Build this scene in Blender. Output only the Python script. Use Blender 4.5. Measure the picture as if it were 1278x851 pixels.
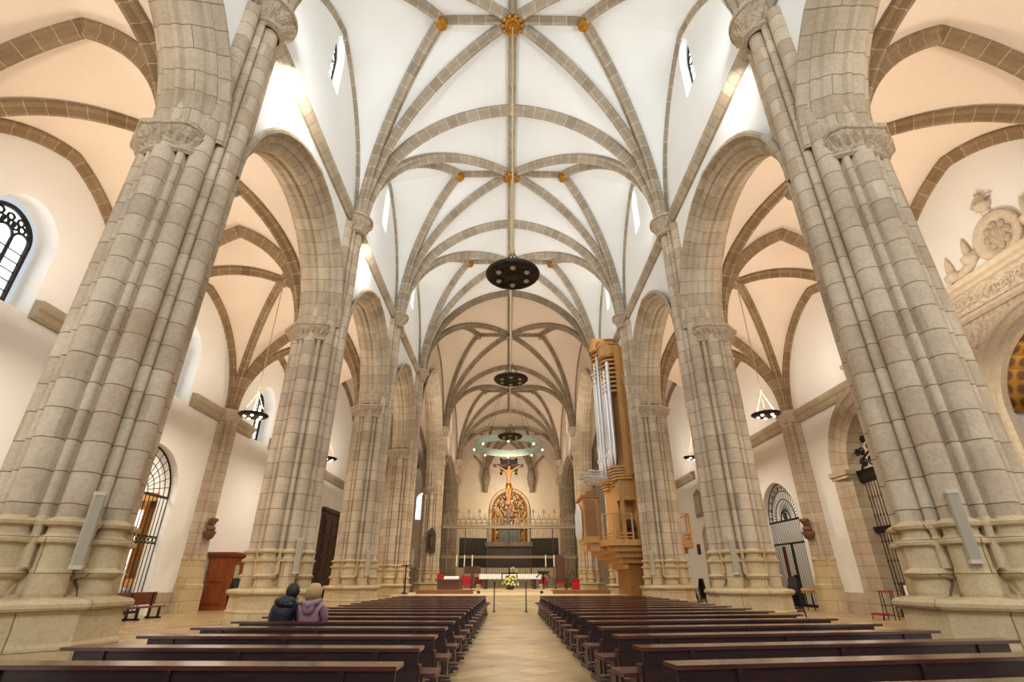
import bpy, math, random
from mathutils import Vector, Matrix, noise
PI = math.pi
sin, cos, rad, sqrt = math.sin, math.cos, math.radians, math.sqrt
S = bpy.context.scene
for o in list(bpy.data.objects): bpy.data.objects.remove(o)
col = S.collection
random.seed(7)

# ------------------------------------------------------------------ camera, world, lights, exposure
cd = bpy.data.cameras.new('camera'); cam = bpy.data.objects.new('camera', cd); col.objects.link(cam)
cd.sensor_width = 36; cd.lens = 36*626/1278; cd.clip_end = 300; cd.clip_start = .05
cam.location = (-.14, 0, 1.46); cam.rotation_euler = (PI/2+.4436, 0, -.0082)
S.camera = cam
S.view_settings.view_transform = 'Standard'; S.view_settings.look = 'None'
S.view_settings.gamma = 1; S.view_settings.use_curve_mapping = False
S.view_settings.exposure = 0.38
w = bpy.data.worlds.new('sky'); S.world = w; w.use_nodes = True
w.node_tree.nodes['Background'].inputs[0].default_value = (.86, .93, 1, 1)
w.node_tree.nodes['Background'].inputs[1].default_value = .55

def light(name, kind, loc, energy, color=(1,1,1), size=.5, target=None, spot=None, blend=.6):
    d = bpy.data.lights.new(name, kind); d.energy = energy; d.color = color
    if kind == 'AREA': d.size = size
    elif kind != 'SUN': d.shadow_soft_size = size
    if kind == 'SPOT': d.spot_size = spot or 1.5; d.spot_blend = blend
    o = bpy.data.objects.new(name, d); col.objects.link(o); o.location = loc
    if target is not None:
        o.rotation_euler = (Vector(target)-Vector(loc)).to_track_quat('-Z', 'Y').to_euler()
    return o
WARM = (1, .88, .75); NEUT = (1, .96, .9); COOL = (.88, .95, 1)
BAY = 9.38
# unseen fill light added behind the camera, standing in for west daylight
light('west_fill_light', 'AREA', (0, -9, 15), 1700, COOL, 9, (0, 22, 9))
# floodlights on the string course throwing light on the vault, one behind each springing
for yy in (9.38, 18.76, 28.14):
    for sx in (-1, 1):
        light('vault_floodlight', 'AREA', (sx*6.2, yy+.9, 16.9), 170, COOL, .5, (-sx*1.5, yy+4.5, 24))
for yy in (40, 48, 60, 66):
    for sx in (-1, 1): light('choir_vault_light', 'AREA', (sx*6.0, yy, 14.5), 170, (1, .9, .78), .8, (-sx*2, yy+3, 24))  # unseen area lights turned up towards the choir vault
# fill lights added in mid-aisle, throwing warm light up on the vaults
for k, yy in enumerate((4.7, 14.07, 23.45, 32.8, 45.8)):
    for sx in (-1, 1):
        light('aisle_vault_fill', 'AREA', (sx*12.4, yy, 8.9), 230, WARM, 1.2, (sx*12.4, yy, 16))
        if k < 4: light('aisle_lamp_light', 'AREA', (sx*12.4, yy, 8.42), 210, (1, .88, .72), .5, (sx*12.2, yy, 0))  # nearest two bays have no dish lamp; their light is added unseen
for yy in (14.07, 23.45, 32.8):
    light('nave_lamp_light', 'SPOT', (0, yy, 9.8), 900, (1, .9, .76), .2, (0, yy, 0), 2.6, 1)
for yy, e in ((10.9, 130), (20.3, 60)):
    light('wall_floodlight', 'AREA', (-6.55, yy, 15.9), e, (1, .98, .94), .25, (-7.6, yy+1.6, 14.9))
light('wall_floodlight', 'AREA', (6.55, 10.9, 15.9), 30, (1, .98, .94), .25, (7.6, 12.5, 14.9))
light('apse_fill_light', 'AREA', (0, 73, 12), 500, (1, .88, .74), 1.5, (0, 79.5, 10))  # fill added to brighten the apse and retable; no lamp hangs here
light('altar_screen_fill', 'AREA', (0, 46.5, 10.6), 700, (1, .86, .66), 1.5, (0, 56, 3))  # added fill towards the altar screen, without a fixture
light('altar_fill_light', 'AREA', (0, 36, 10), 500, (1, .86, .66), 1.5, (0, 37, 0))  # second added fill, straight down before the altar

# ------------------------------------------------------------------ materials
def lin(c):
    c = c.lstrip('#'); v = [int(c[i:i+2], 16)/255 for i in (0, 2, 4)]
    return tuple((x/12.92 if x <= .04045 else ((x+.055)/1.055)**2.4) for x in v)+(1,)
class NT:
    def __init__(s, name):
        s.m = bpy.data.materials.new(name); s.m.use_nodes = True; s.t = s.m.node_tree; s.b = s.t.nodes['Principled BSDF']
    def n(s, t, **k):
        x = s.t.nodes.new(t)
        for a, v in k.items():
            if a in x.inputs.keys(): x.inputs[a].default_value = v
            else: setattr(x, a, v)
        return x
    def l(s, a, b): s.t.links.new(a, b)
    def mix(s, f, a, b, mode='MIX'):
        x = s.t.nodes.new('ShaderNodeMixRGB'); x.blend_type = mode
        for i, v in enumerate((f, a, b)):
            if hasattr(v, 'is_output'): s.l(v, x.inputs[i])
            else: x.inputs[i].default_value = v
        return x.outputs[0]
def flat(name, c, rough=.6, metal=0, spec=.5, bump=0, scale=20, var=0, emit=0, coat=0):
    k = NT(name); b = k.b
    c = lin(c) if isinstance(c, str) else c
    b.inputs['Base Color'].default_value = c; b.inputs['Roughness'].default_value = rough
    b.inputs['Metallic'].default_value = metal; b.inputs['Specular IOR Level'].default_value = spec
    b.inputs['Coat Weight'].default_value = coat
    if var or bump:
        g = k.n('ShaderNodeNewGeometry'); no = k.n('ShaderNodeTexNoise', Scale=scale, Detail=5.0)
        k.l(g.outputs['Position'], no.inputs['Vector'])
        if var:
            d = tuple(x*(1-var) for x in c[:3])+(1,); e = tuple(min(1, x*(1+var)) for x in c[:3])+(1,)
            r = k.n('ShaderNodeValToRGB'); r.color_ramp.elements[0].position = .3; r.color_ramp.elements[1].position = .7
            r.color_ramp.elements[0].color = d; r.color_ramp.elements[1].color = e
            k.l(no.outputs[0], r.inputs[0]); k.l(r.outputs[0], b.inputs['Base Color'])
        if bump:
            bp = k.n('ShaderNodeBump', Strength=bump, Distance=.02); k.l(no.outputs[0], bp.inputs['Height']); k.l(bp.outputs[0], b.inputs['Normal'])
    if emit:
        b.inputs['Emission Color'].default_value = c; b.inputs['Emission Strength'].default_value = emit
    return k.m
def stone(name, c1, c2, mortar, bw=.7, rh=.45, ms=.012, stain=.25, staincol='#8a7458', bump=.35, dist=.03, cw=0):
    k = NT(name); b = k.b
    uv = k.n('ShaderNodeUVMap'); g = k.n('ShaderNodeNewGeometry')
    nd = k.n('ShaderNodeTexNoise', Scale=2.5, Detail=3.0); k.l(g.outputs['Position'], nd.inputs['Vector'])
    ma = k.n('ShaderNodeVectorMath', operation='MULTIPLY_ADD'); ma.inputs[1].default_value = (dist,)*3
    k.l(nd.outputs['Color'], ma.inputs[0]); k.l(uv.outputs[0], ma.inputs[2])
    br = k.n('ShaderNodeTexBrick'); br.offset = .5
    for a, v in (('Color1', lin(c1)), ('Color2', lin(c2)), ('Mortar', lin(mortar)), ('Scale', 1.0), ('Mortar Size', ms), ('Mortar Smooth', .3), ('Bias', 0), ('Brick Width', bw), ('Row Height', rh)):
        br.inputs[a].default_value = v
    k.l(ma.outputs[0], br.inputs['Vector'])
    if cw:
        br2 = k.n('ShaderNodeTexBrick'); br2.offset = .5
        for a, v in (('Color1', lin(c1)), ('Color2', lin(c2)), ('Mortar', lin(c1)), ('Scale', 1.0), ('Mortar Size', 0.0), ('Bias', 0), ('Brick Width', cw), ('Row Height', rh)): br2.inputs[a].default_value = v
        k.l(ma.outputs[0], br2.inputs['Vector']); brc = k.mix(br.outputs['Fac'], br2.outputs['Color'], lin(mortar))
    else: brc = br.outputs['Color']
    n1 = k.n('ShaderNodeTexNoise', Scale=.9, Detail=6.0, Roughness=.65); k.l(g.outputs['Position'], n1.inputs['Vector'])
    r1 = k.n('ShaderNodeValToRGB'); r1.color_ramp.elements[0].position = .42; r1.color_ramp.elements[1].position = .72
    r1.color_ramp.elements[0].color = (0, 0, 0, 1); r1.color_ramp.elements[1].color = (stain,)*3+(1,)
    k.l(n1.outputs[0], r1.inputs[0])
    c = k.mix(r1.outputs[0], brc, lin(staincol))
    n2 = k.n('ShaderNodeTexNoise', Scale=14.0, Detail=8.0, Roughness=.7); k.l(g.outputs['Position'], n2.inputs['Vector'])
    r2 = k.n('ShaderNodeValToRGB'); r2.color_ramp.elements[0].position = .3; r2.color_ramp.elements[1].position = .7
    r2.color_ramp.elements[0].color = (.8, .79, .76, 1); r2.color_ramp.elements[1].color = (1.05, 1.05, 1.05, 1)
    k.l(n2.outputs[0], r2.inputs[0])
    c = k.mix(1.0, c, r2.outputs[0], 'MULTIPLY')
    k.l(c, b.inputs['Base Color']); b.inputs['Roughness'].default_value = .85; b.inputs['Specular IOR Level'].default_value = .2
    ad = k.n('ShaderNodeMath', operation='MULTIPLY_ADD'); ad.inputs[1].default_value = -1.2
    k.l(br.outputs['Fac'], ad.inputs[0]); k.l(n2.outputs[0], ad.inputs[2])
    bp = k.n('ShaderNodeBump', Strength=bump, Distance=.02); k.l(ad.outputs[0], bp.inputs['Height']); k.l(bp.outputs[0], b.inputs['Normal'])
    return k.m
M = {}
M['pier'] = stone('pier_limestone', '#d4c3aa', '#bba890', '#75624e', 14, .52, .010, .5, '#a08468', .5, .05, .8)
M['base'] = stone('base_limestone', '#d5c09a', '#bfa880', '#806a4c', 1.3, .52, .008, .5, '#a88c66', .5)
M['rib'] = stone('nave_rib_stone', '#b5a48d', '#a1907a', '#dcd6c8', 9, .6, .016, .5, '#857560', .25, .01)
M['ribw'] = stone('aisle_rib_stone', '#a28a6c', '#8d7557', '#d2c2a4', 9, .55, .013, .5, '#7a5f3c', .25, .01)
M['ribd'] = stone('choir_rib_stone', '#917f68', '#82715a', '#b5a488', 9, .6, .012, .5, '#5f5038', .25, .01)  # rib stone darkened to carry the choir's dimmer light
M['arch'] = stone('arcade_stone', '#c9b8a0', '#b3a189', '#84725a', 3, .5, .011, .5, '#93805f', .6)
M['capital'] = flat('carved_stone', '#b3a188', .9, bump=.9, scale=16, var=.3, spec=.2)
def plaster(name, c, var=.04, sc=.35):
    return flat(name, c, .92, bump=.12, scale=sc, var=var, spec=.2)
M['vault'] = plaster('white_vault_plaster', '#eceae4')
M['wall'] = plaster('white_wall_plaster', '#ecebe6')
M['avault'] = plaster('warm_lit_aisle_vault_plaster', '#ecd9c4')  # warm glow of the aisle lamps put into the plaster colour
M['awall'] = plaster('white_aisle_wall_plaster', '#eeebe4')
M['cvault'] = plaster('choir_vault_plaster', '#cbb9a4')  # dimmer light of the choir put into a darker plaster tone
M['apse'] = stone('apse_painted_ashlar', '#dccbb0', '#d6c4a8', '#c4b193', 1.1, .5, .008, .35, '#c9b08c', .1)
M['cornice'] = stone('cornice_stone', '#b3a48c', '#a39379', '#8a7b64', 1.3, 9, .01, .5, '#8a7a60', .3)
M['gold'] = flat('gilded_wood', '#b07a2c', .38, metal=.75, bump=.5, scale=30)
M['pew'] = None
def wood(name, c1, c2, rough=.35, scale=3.0, coat=.3, ax=(1, 8, 8)):
    k = NT(name); b = k.b
    t = k.n('ShaderNodeTexCoord'); mp = k.n('ShaderNodeMapping'); mp.inputs['Scale'].default_value = ax
    no = k.n('ShaderNodeTexNoise', Scale=scale, Detail=6.0, Distortion=.6)
    k.l(t.outputs['Object'], mp.inputs[0]); k.l(mp.outputs[0], no.inputs['Vector'])
    r = k.n('ShaderNodeValToRGB'); r.color_ramp.elements[0].position = .3; r.color_ramp.elements[1].position = .7
    r.color_ramp.elements[0].color = lin(c1); r.color_ramp.elements[1].color = lin(c2)
    k.l(no.outputs[0], r.inputs[0]); k.l(r.outputs[0], b.inputs['Base Color'])
    b.inputs['Roughness'].default_value = rough; b.inputs['Coat Weight'].default_value = coat; b.inputs['Coat Roughness'].default_value = .2
    return k.m
M['pew'] = wood('dark_mahogany', '#22100e', '#371b16', .4)
M['rail'] = wood('polished_mahogany', '#43211a', '#5c3026', .22, coat=1)
M['seat'] = wood('worn_mahogany', '#4a2217', '#5c2d1f', .4)
M['kneel'] = wood('greyed_wood', '#4b3a33', '#6a564a', .6)
M['oak'] = wood('honey_oak', '#b5803e', '#cb9853', .45, 2.0, .2, (8, 8, 1))
M['oakd'] = wood('dark_oak', '#8d5a22', '#a8702e', .5, 2.0, .1, (8, 8, 1))  # darker oak tone for organ support, small pipes and benches
M['thr'] = wood('carved_throne_wood', '#4a2a1c', '#6e4430', .5, 3, .1, (8, 8, 2))
M['bench'] = wood('brown_bench_wood', '#5e2e1c', '#7a4028', .4)
M['bust'] = wood('brown_carved_wood', '#5c3d28', '#7a5438', .6, 3, 0)
M['conf'] = wood('red_brown_walnut', '#7a3a18', '#9c5426', .4, 3, .3, (8, 8, 1))
M['door'] = wood('dark_door_wood', '#33201a', '#4a2f24', .5, 3, .1, (8, 8, 1))
M['tin'] = flat('organ_pipe_tin', '#e2e3e4', .35, metal=.45)
M['iron'] = flat('black_wrought_iron', '#1b1715', .55, metal=.3)
M['ironb'] = flat('brown_wrought_iron', '#4b3c2c', .6, metal=.2)
M['ironl'] = flat('pale_gilt_iron', '#8d7c5f', .5, metal=.2)
M['bronze'] = flat('dark_bronze', '#2e2a22', .5, metal=.5, bump=.9, scale=9, var=.5)
M['verd'] = flat('verdigris_copper', '#9dab9c', .6, bump=.6, scale=12, var=.25)
M['black'] = flat('black_plastic', '#14161a', .45)
M['blackp'] = flat('black_panel', '#0e0d0c', .6)
M['grey'] = flat('light_grey_paint', '#c6bba6', .5)
M['greyd'] = flat('speaker_grille', '#b3a892', .7, bump=.6, scale=260)
M['white'] = flat('white_linen', '#eceae4', .8, bump=.3, scale=30)
M['red'] = flat('red_velvet', '#b01620', .7)
M['redd'] = flat('dark_red_cloth', '#7a1420', .8)
M['bulb'] = flat('lamp_bulb', (1, .82, .55, 1), emit=9)
M['bulbs'] = flat('soft_lamp_bulb', (1, .86, .66, 1), emit=2.2)
M['pane'] = flat('daylit_window_glass', (.88, .94, 1, 1), emit=2.6)
M['skin'] = flat('skin', '#d2a184', .55)
M['corpus'] = flat('polychrome_wood_flesh', '#c88a4e', .45)
M['hairb'] = flat('blonde_hair', '#bd9a68', .6, bump=1, scale=60, var=.25)
M['haird'] = flat('dark_hair', '#17130f', .5, bump=.6, scale=60)
M['coatb'] = flat('black_padded_jacket', '#14181f', .55, bump=.5, scale=9)
M['coatm'] = flat('mauve_padded_jacket', '#8a6a70', .6, bump=.6, scale=12)
M['paper'] = flat('paper', '#e8e6de', .7)
M['leaf'] = flat('green_leaves', '#4a6a22', .6)
M['petal'] = flat('cream_petals', '#efe8b8', .6)
M['petaly'] = flat('yellow_petals', '#d9c23e', .6)
M['carpet'] = flat('step_limestone', '#d2be96', .5, var=.1, scale=3)
M['candle'] = flat('candle_wax', '#f0ead8', .5)
M['stucco'] = flat('carved_white_stucco', '#cdbda4', .9, bump=1, scale=7, var=.3, spec=.2)
M['stuccop'] = flat('plain_stucco', '#cfbea4', .9, bump=.3, scale=7, var=.1, spec=.2)
M['trunk'] = flat('grey_plaque_stone', '#8f8c85', .8, bump=.5, scale=20)

# ------------------------------------------------------------------ mesh helpers
class MB:
    def __init__(s): s.v = []; s.f = []; s.uv = []; s.fm = []; s.mi = 0
    def face(s, idx, uvs=None):
        s.f.append(tuple(idx)); s.uv.append(uvs or [(s.v[i][0]+s.v[i][1], s.v[i][2]) for i in idx]); s.fm.append(s.mi)
    def quad(s, a, b, c, d, uvs=None):
        n = len(s.v); s.v += [tuple(a), tuple(b), tuple(c), tuple(d)]; s.face((n, n+1, n+2, n+3), uvs)
    def grid(s, rows, us=None, vs=None, closed=False):
        """rows: list of lists of points; us: across values per column, vs: along values per row"""
        n0 = len(s.v); R = len(rows); C = len(rows[0])
        for r in rows: s.v += [tuple(p) for p in r]
        if us is None: us = [i*.3 for i in range(C+1)]
        if vs is None: vs = [i*.3 for i in range(R)]
        for i in range(R-1):
            for j in range(C if closed else C-1):
                j2 = (j+1) % C
                s.face((n0+i*C+j, n0+i*C+j2, n0+(i+1)*C+j2, n0+(i+1)*C+j), [(us[j], vs[i]), (us[j+1], vs[i]), (us[j+1], vs[i+1]), (us[j], vs[i+1])])
    def box(s, x0, x1, y0, y1, z0, z1, M4=None):
        p = [(x, y, z) for z in (z0, z1) for y in (y0, y1) for x in (x0, x1)]
        if M4 is not None: p = [tuple(M4 @ Vector(q)) for q in p]
        n = len(s.v); s.v += p
        for f in ((0, 2, 3, 1), (4, 5, 7, 6), (0, 1, 5, 4), (2, 6, 7, 3), (0, 4, 6, 2), (1, 3, 7, 5)):
            s.face([n+i for i in f])
    def cyl(s, a, b, r, r2=None, n=10, cap=True):
        a = Vector(a); b = Vector(b); d = (b-a); q = d.to_track_quat('Z', 'Y'); r2 = r if r2 is None else r2
        L = d.length
        rows = [[a+q @ Vector((r*cos(2*PI*i/n), r*sin(2*PI*i/n), 0)) for i in range(n)], [b+q @ Vector((r2*cos(2*PI*i/n), r2*sin(2*PI*i/n), 0)) for i in range(n)]]
        n0 = len(s.v); s.grid(rows, [i*2*PI*r/n for i in range(n+1)], [0, L], True)
        if cap: s.face([n0+i for i in range(n)][::-1]); s.face([n0+n+i for i in range(n)])
    def tube(s, pts, r, n=6, closed=False):
        pts = [Vector(p) for p in pts]; N = len(pts); rows = []
        rr = r if isinstance(r, (list, tuple)) else [r]*N
        up = None
        for i, p in enumerate(pts):
            t = (pts[(i+1) % N]-pts[i-1]) if (closed or 0 < i < N-1) else (pts[min(i+1, N-1)]-pts[max(i-1, 0)])
            t.normalize()
            if up is None: up = t.orthogonal().normalized()
            up = (up-t*up.dot(t)); up = up.normalized() if up.length > 1e-6 else t.orthogonal().normalized()
            sd = t.cross(up)
            rows.append([p+(up*cos(2*PI*k/n)+sd*sin(2*PI*k/n))*rr[i] for k in range(n)])
        if closed: rows.append(rows[0])
        n0 = len(s.v); s.grid(rows, closed=True)
        if not closed: s.face([n0+i for i in range(n)][::-1]); s.face([n0+(N-1)*n+i for i in range(n)])
    def lathe(s, prof, c=(0, 0, 0), n=24, M4=None):
        rows = []
        for r, z in prof:
            row = [Vector((r*cos(2*PI*i/n), r*sin(2*PI*i/n), z)) for i in range(n)]
            row = [(M4 @ p if M4 is not None else p)+Vector(c) for p in row]; rows.append(row)
        s.grid(rows, [i*.1 for i in range(n+1)], [z for r, z in prof], True)
    def ball(s, c, r, n=10, sc=(1, 1, 1), M4=None):
        rows = []
        for i in range(n+1):
            a = PI*i/n-PI/2
            row = []
            for j in range(n*2):
                p = Vector((cos(a)*cos(PI*j/n)*r*sc[0], cos(a)*sin(PI*j/n)*r*sc[1], sin(a)*r*sc[2]))
                if M4 is not None: p = M4 @ p
                row.append(p+Vector(c))
            rows.append(row)
        s.grid(rows, closed=True)
    def prism(s, poly, z0, z1, M4=None):
        """poly: list of (x,y), extruded in z"""
        f = lambda x, y, z: tuple(M4 @ Vector((x, y, z))) if M4 is not None else (x, y, z)
        n = len(s.v); k = len(poly)
        s.v += [f(x, y, z0) for x, y in poly]+[f(x, y, z1) for x, y in poly]
        s.face([n+i for i in range(k)][::-1]); s.face([n+k+i for i in range(k)])
        for i in range(k):
            j = (i+1) % k; s.face((n+i, n+j, n+k+j, n+k+i))
    def build(s, name, mat, parent=None, smooth=False, weld=False):
        me = bpy.data.meshes.new(name); me.from_pydata(s.v, [], s.f)
        mats = mat if isinstance(mat, (list, tuple)) else [mat]
        for m in mats: me.materials.append(m)
        uvl = me.uv_layers.new(name='UVMap')
        flat_uv = [c for f in s.uv for u in f for c in u]
        uvl.data.foreach_set('uv', flat_uv)
        if len(mats) > 1: me.polygons.foreach_set('material_index', s.fm)
        if smooth:
            me.polygons.foreach_set('use_smooth', [True]*len(me.polygons))
        me.update()
        o = bpy.data.objects.new(name, me); col.objects.link(o)
        if parent is not None: o.parent = parent
        return o
def tag(o, label=None, cat=None, group=None, kind=None):
    if label: o['label'] = label
    if cat: o['category'] = cat
    if group: o['group'] = group
    if kind: o['kind'] = kind
    return o
def empty(name, loc=(0, 0, 0), rz=0):
    o = bpy.data.objects.new(name, None); col.objects.link(o); o.location = loc; o.rotation_euler = (0, 0, rz); o.empty_display_size = .2
    return o
def copy_tree(o, parent=None):
    c = o.copy(); col.objects.link(c); c.parent = parent
    for ch in list(o.children): copy_tree(ch, c)
    return c
def struct(name, mb, mat, parent=None, smooth=False):
    return tag(mb.build(name, mat, parent, smooth), kind='structure')
ORD = ['first', 'second', 'third', 'fourth', 'fifth', 'sixth', 'seventh', 'eighth', 'ninth', 'tenth', 'eleventh', 'twelfth', 'thirteenth', 'fourteenth', 'fifteenth', 'sixteenth', 'seventeenth', 'eighteenth', 'nineteenth', 'twentieth', 'twenty-first', 'twenty-second']
SIDE = {-1: 'left', 1: 'right'}

# ------------------------------------------------------------------ dimensions
H = 16.4; RZ = 24.0; WALLX = 16.4; PX = 7.95; NW = 7.4; NWO = 8.55
PY = [9.38, 18.76, 28.14, 37.52, 54.2, 71.0]
YS = [0]+PY
CAPZ = [10.8, 10.75, 10.5, 10.2, 9.9, 9.9, 9.9]   # arcade capital height of pier at YS[i]
ENDY = 79.5

# ------------------------------------------------------------------ floor
def floor_mat():
    k = NT('stone_floor'); b = k.b
    t = k.n('ShaderNodeNewGeometry'); mp = k.n('ShaderNodeMapping'); mp.inputs['Rotation'].default_value = (0, 0, PI/4); mp.inputs['Scale'].default_value = (1, 1, 1)
    k.l(t.outputs['Position'], mp.inputs[0])
    ch = k.n('ShaderNodeTexBrick'); ch.offset = 0
    for a, v in (('Color1', lin('#c4a97c')), ('Color2', lin('#9c8663')), ('Mortar', lin('#7c6a4c')), ('Scale', 1.0), ('Mortar Size', .01), ('Brick Width', .62), ('Row Height', .62), ('Bias', -.1)): ch.inputs[a].default_value = v
    k.l(mp.outputs[0], ch.inputs['Vector'])
    no = k.n('ShaderNodeTexNoise', Scale=1.6, Detail=6.0); k.l(t.outputs['Position'], no.inputs['Vector'])
    r = k.n('ShaderNodeValToRGB'); r.color_ramp.elements[0].position = .35; r.color_ramp.elements[1].position = .7
    r.color_ramp.elements[0].color = (.78, .76, .74, 1); r.color_ramp.elements[1].color = (1.08, 1.05, 1, 1)
    k.l(no.outputs[0], r.inputs[0])
    c = k.mix(1, ch.outputs[0], r.outputs[0], 'MULTIPLY'); k.l(c, b.inputs['Base Color'])
    rr = k.n('ShaderNodeMapRange'); rr.inputs['To Min'].default_value = .22; rr.inputs['To Max'].default_value = .42
    k.l(no.outputs[0], rr.inputs[0]); k.l(rr.outputs[0], b.inputs['Roughness'])
    return k.m
mb = MB(); mb.quad((-17.5, -4, 0), (17.5, -4, 0), (17.5, ENDY, 0), (-17.5, ENDY, 0)); struct('floor', mb, floor_mat())

# ------------------------------------------------------------------ arcs and ribs
def arc(L, h, z):
    """plan distance from the springing at height z of an arc of span L and rise h"""
    if h >= L:
        R = (L*L+h*h)/(2*L); return R-sqrt(max(R*R-z*z, 0))
    return L*(1-sqrt(max(1-(z/h)**2, 0)))
def arcpts(a, b, n=20):
    """points from springing a to apex b (3D)"""
    a = Vector(a); b = Vector(b); d = Vector((b.x-a.x, b.y-a.y, 0)); L = d.length; d.normalize(); h = b.z-a.z
    out = []
    for i in range(n+1):
        z = h*sin(PI/2*i/n); out.append(a+d*arc(L, h, z)+Vector((0, 0, z)))
    out[-1] = b.copy()
    return out
RIBP = [(-.24, 0), (-.24, .10), (-.19, .16), (-.13, .19), (-.10, .30), (-.07, .40), (0, .43), (.07, .40), (.10, .30), (.13, .19), (.19, .16), (.24, .10), (.24, 0)]
def rib(mb, pts, sc=1.0, prof=RIBP, side=None):
    rows = []; vs = []; L = 0
    for i, p in enumerate(pts):
        t = (pts[min(i+1, len(pts)-1)]-pts[max(i-1, 0)]).normalized()
        h = Vector((t.x, t.y, 0))
        if side is None:
            if h.length > 1e-4: sd = Vector((-h.y, h.x, 0)).normalized()
        else: sd = Vector(side)
        nn = t.cross(sd)
        if i == 0: ref = nn
        if i > 0: L += (p-pts[i-1]).length
        if nn.z > 0 and abs(nn.z) > .25: nn = -nn
        elif abs(nn.z) <= .25:
            # near the springing: the rib faces away from its wall, i.e. along the travel direction
            dd = Vector((pts[-1].x-pts[0].x, pts[-1].y-pts[0].y, 0))
            if nn.dot(dd) < 0 and len(pts) > 2 and dd.length > .1: nn = -nn
        rows.append([p+sd*(a*sc)+nn*(b*sc-.05) for a, b in prof]); vs.append(L)
    us = [0]
    for k in range(1, len(prof)): us.append(us[-1]+.12)
    mb.grid(rows, us, vs)
def web(mb, A, B, lift=.05, n=6):
    rows = []
    for p, q in zip(A, B):
        rows.append([p.lerp(q, j/n)+Vector((0, 0, lift)) for j in range(n+1)])
    mb.grid(rows)

ceil = tag(empty('ceiling'), kind='structure')
boss_i = 0
def nave_bay(y0, y1, mweb, mrib, gold=True, top=RZ, former=True, name='nave'):
    global boss_i
    ym = (y0+y1)/2; SX = 7.1; sbx = 3.15
    wb = MB()
    ribs = {'diagonal_rib': [], 'tierceron_rib': [], 'wall_rib': [], 'transverse_rib': [], 'ridge_rib': []}
    for sx in (-1, 1):
        for (ya, sg) in ((y0, 1), (y1, -1)):
            a = (sx*SX, ya, H)
            tr = arcpts(a, (0, ya, top)); dg = arcpts(a, (0, ym, top)); ti = arcpts(a, (sx*sbx, ym, top)); fo = arcpts((sx*NW, ya, H), (sx*NW, ym, top-.9))
            web(wb, tr, dg); web(wb, dg, ti); web(wb, ti, fo)
            ribs['diagonal_rib'].append(dg); ribs['tierceron_rib'].append(ti); ribs['wall_rib'].append(fo)
            if sg == 1: ribs['transverse_rib'].append(tr)
        ribs['ridge_rib'].append([Vector((0, ym, top)), Vector((sx*sbx, ym, top))])
    ribs['ridge_rib'].append([Vector((0, y0, top)), Vector((0, y1, top))])
    struct('vault_web', wb, mweb, ceil)
    for k, L in ribs.items():
        for p in L:
            m = MB(); sc = {'transverse_rib': 1.15, 'wall_rib': .55, 'ridge_rib': .62}.get(k, 1)
            if k == 'ridge_rib':
                d = (p[1]-p[0]).normalized(); sd = Vector((-d.y, d.x, 0)); rows = [[q+sd*(a*.8)+Vector((0, 0, -b*.8+.05)) for a, b in RIBP] for q in (p[0], p[1])]
                m.grid(rows, [i*.1 for i in range(len(RIBP))], [0, (p[1]-p[0]).length])
            else: rib(m, p, sc)
            struct(k, m, mrib, ceil, False)
    mg = M['gold'] if gold else mrib
    for x in (-sbx, 0, sbx):
        m = MB(); r = .36 if x == 0 else .26
        m.lathe([(0, -.50), (r*.35, -.52), (r*.6, -.44), (r*.8, -.50), (r, -.42), (r*1.05, -.3), (r*.9, -.1), (r*.9, .05)], (x, ym, top), 20)
        if x == 0:
            for q in range(10):
                a = q*PI/5; m.ball((x+cos(a)*.42, ym+sin(a)*.42, top-.38), .11, 5)
        b = struct('boss', m, mg, ceil, True)
        if gold: b['label'] = 'gilded round boss'
for i in range(len(YS)-1):
    y0, y1 = YS[i], YS[i+1]
    ch = i >= 4
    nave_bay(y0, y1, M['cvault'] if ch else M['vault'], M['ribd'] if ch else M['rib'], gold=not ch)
# last transverse arch and the apse vault
for sx in (-1, 1):
    m = MB(); rib(m, arcpts((sx*7.1, 71.0, H), (0, 71.0, RZ)), 1.15); struct('transverse_rib', m, M['ribd'], ceil)

# aisle vaults
AX0 = 8.7; AX1 = 16.2; AXC = 12.45; AZ = 16.3
for i in range(len(YS)-1):
    y0, y1 = YS[i], YS[i+1]; ym = (y0+y1)/2
    tall = i == 4
    az = 19.6 if tall else AZ
    for sx in (-1, 1):
        wb = MB(); rl = []
        for ya, cz, first in ((y0, CAPZ[i], True), (y1, CAPZ[i+1], False)):
            for X, z0 in ((AX0, cz+.1), (AX1, 10.1)):
                a = (sx*X, ya, z0)
                tr = arcpts(a, (sx*AXC, ya, az-.3)); dg = arcpts(a, (sx*AXC, ym, az))
                xw = 8.5 if X == AX0 else WALLX
                fo = arcpts((sx*xw, ya, z0), (sx*xw, ym, az-.5))
                web(wb, tr, dg); web(wb, dg, fo)
                rl.append(('diagonal_rib', dg, 1)); 
                if first or i == 5: rl.append(('transverse_rib', tr, 1.15))
                if X == AX1: rl.append(('wall_rib', fo, 1.0))
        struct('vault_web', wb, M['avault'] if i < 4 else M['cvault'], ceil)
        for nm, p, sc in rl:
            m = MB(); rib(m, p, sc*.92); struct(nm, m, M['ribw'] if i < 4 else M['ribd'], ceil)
        m = MB(); m.lathe([(0, -.45), (.2, -.42), (.3, -.25), (.28, 0)], (sx*AXC, ym, az), 16)
        struct('boss', m, M['ribw'], ceil, True)

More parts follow.
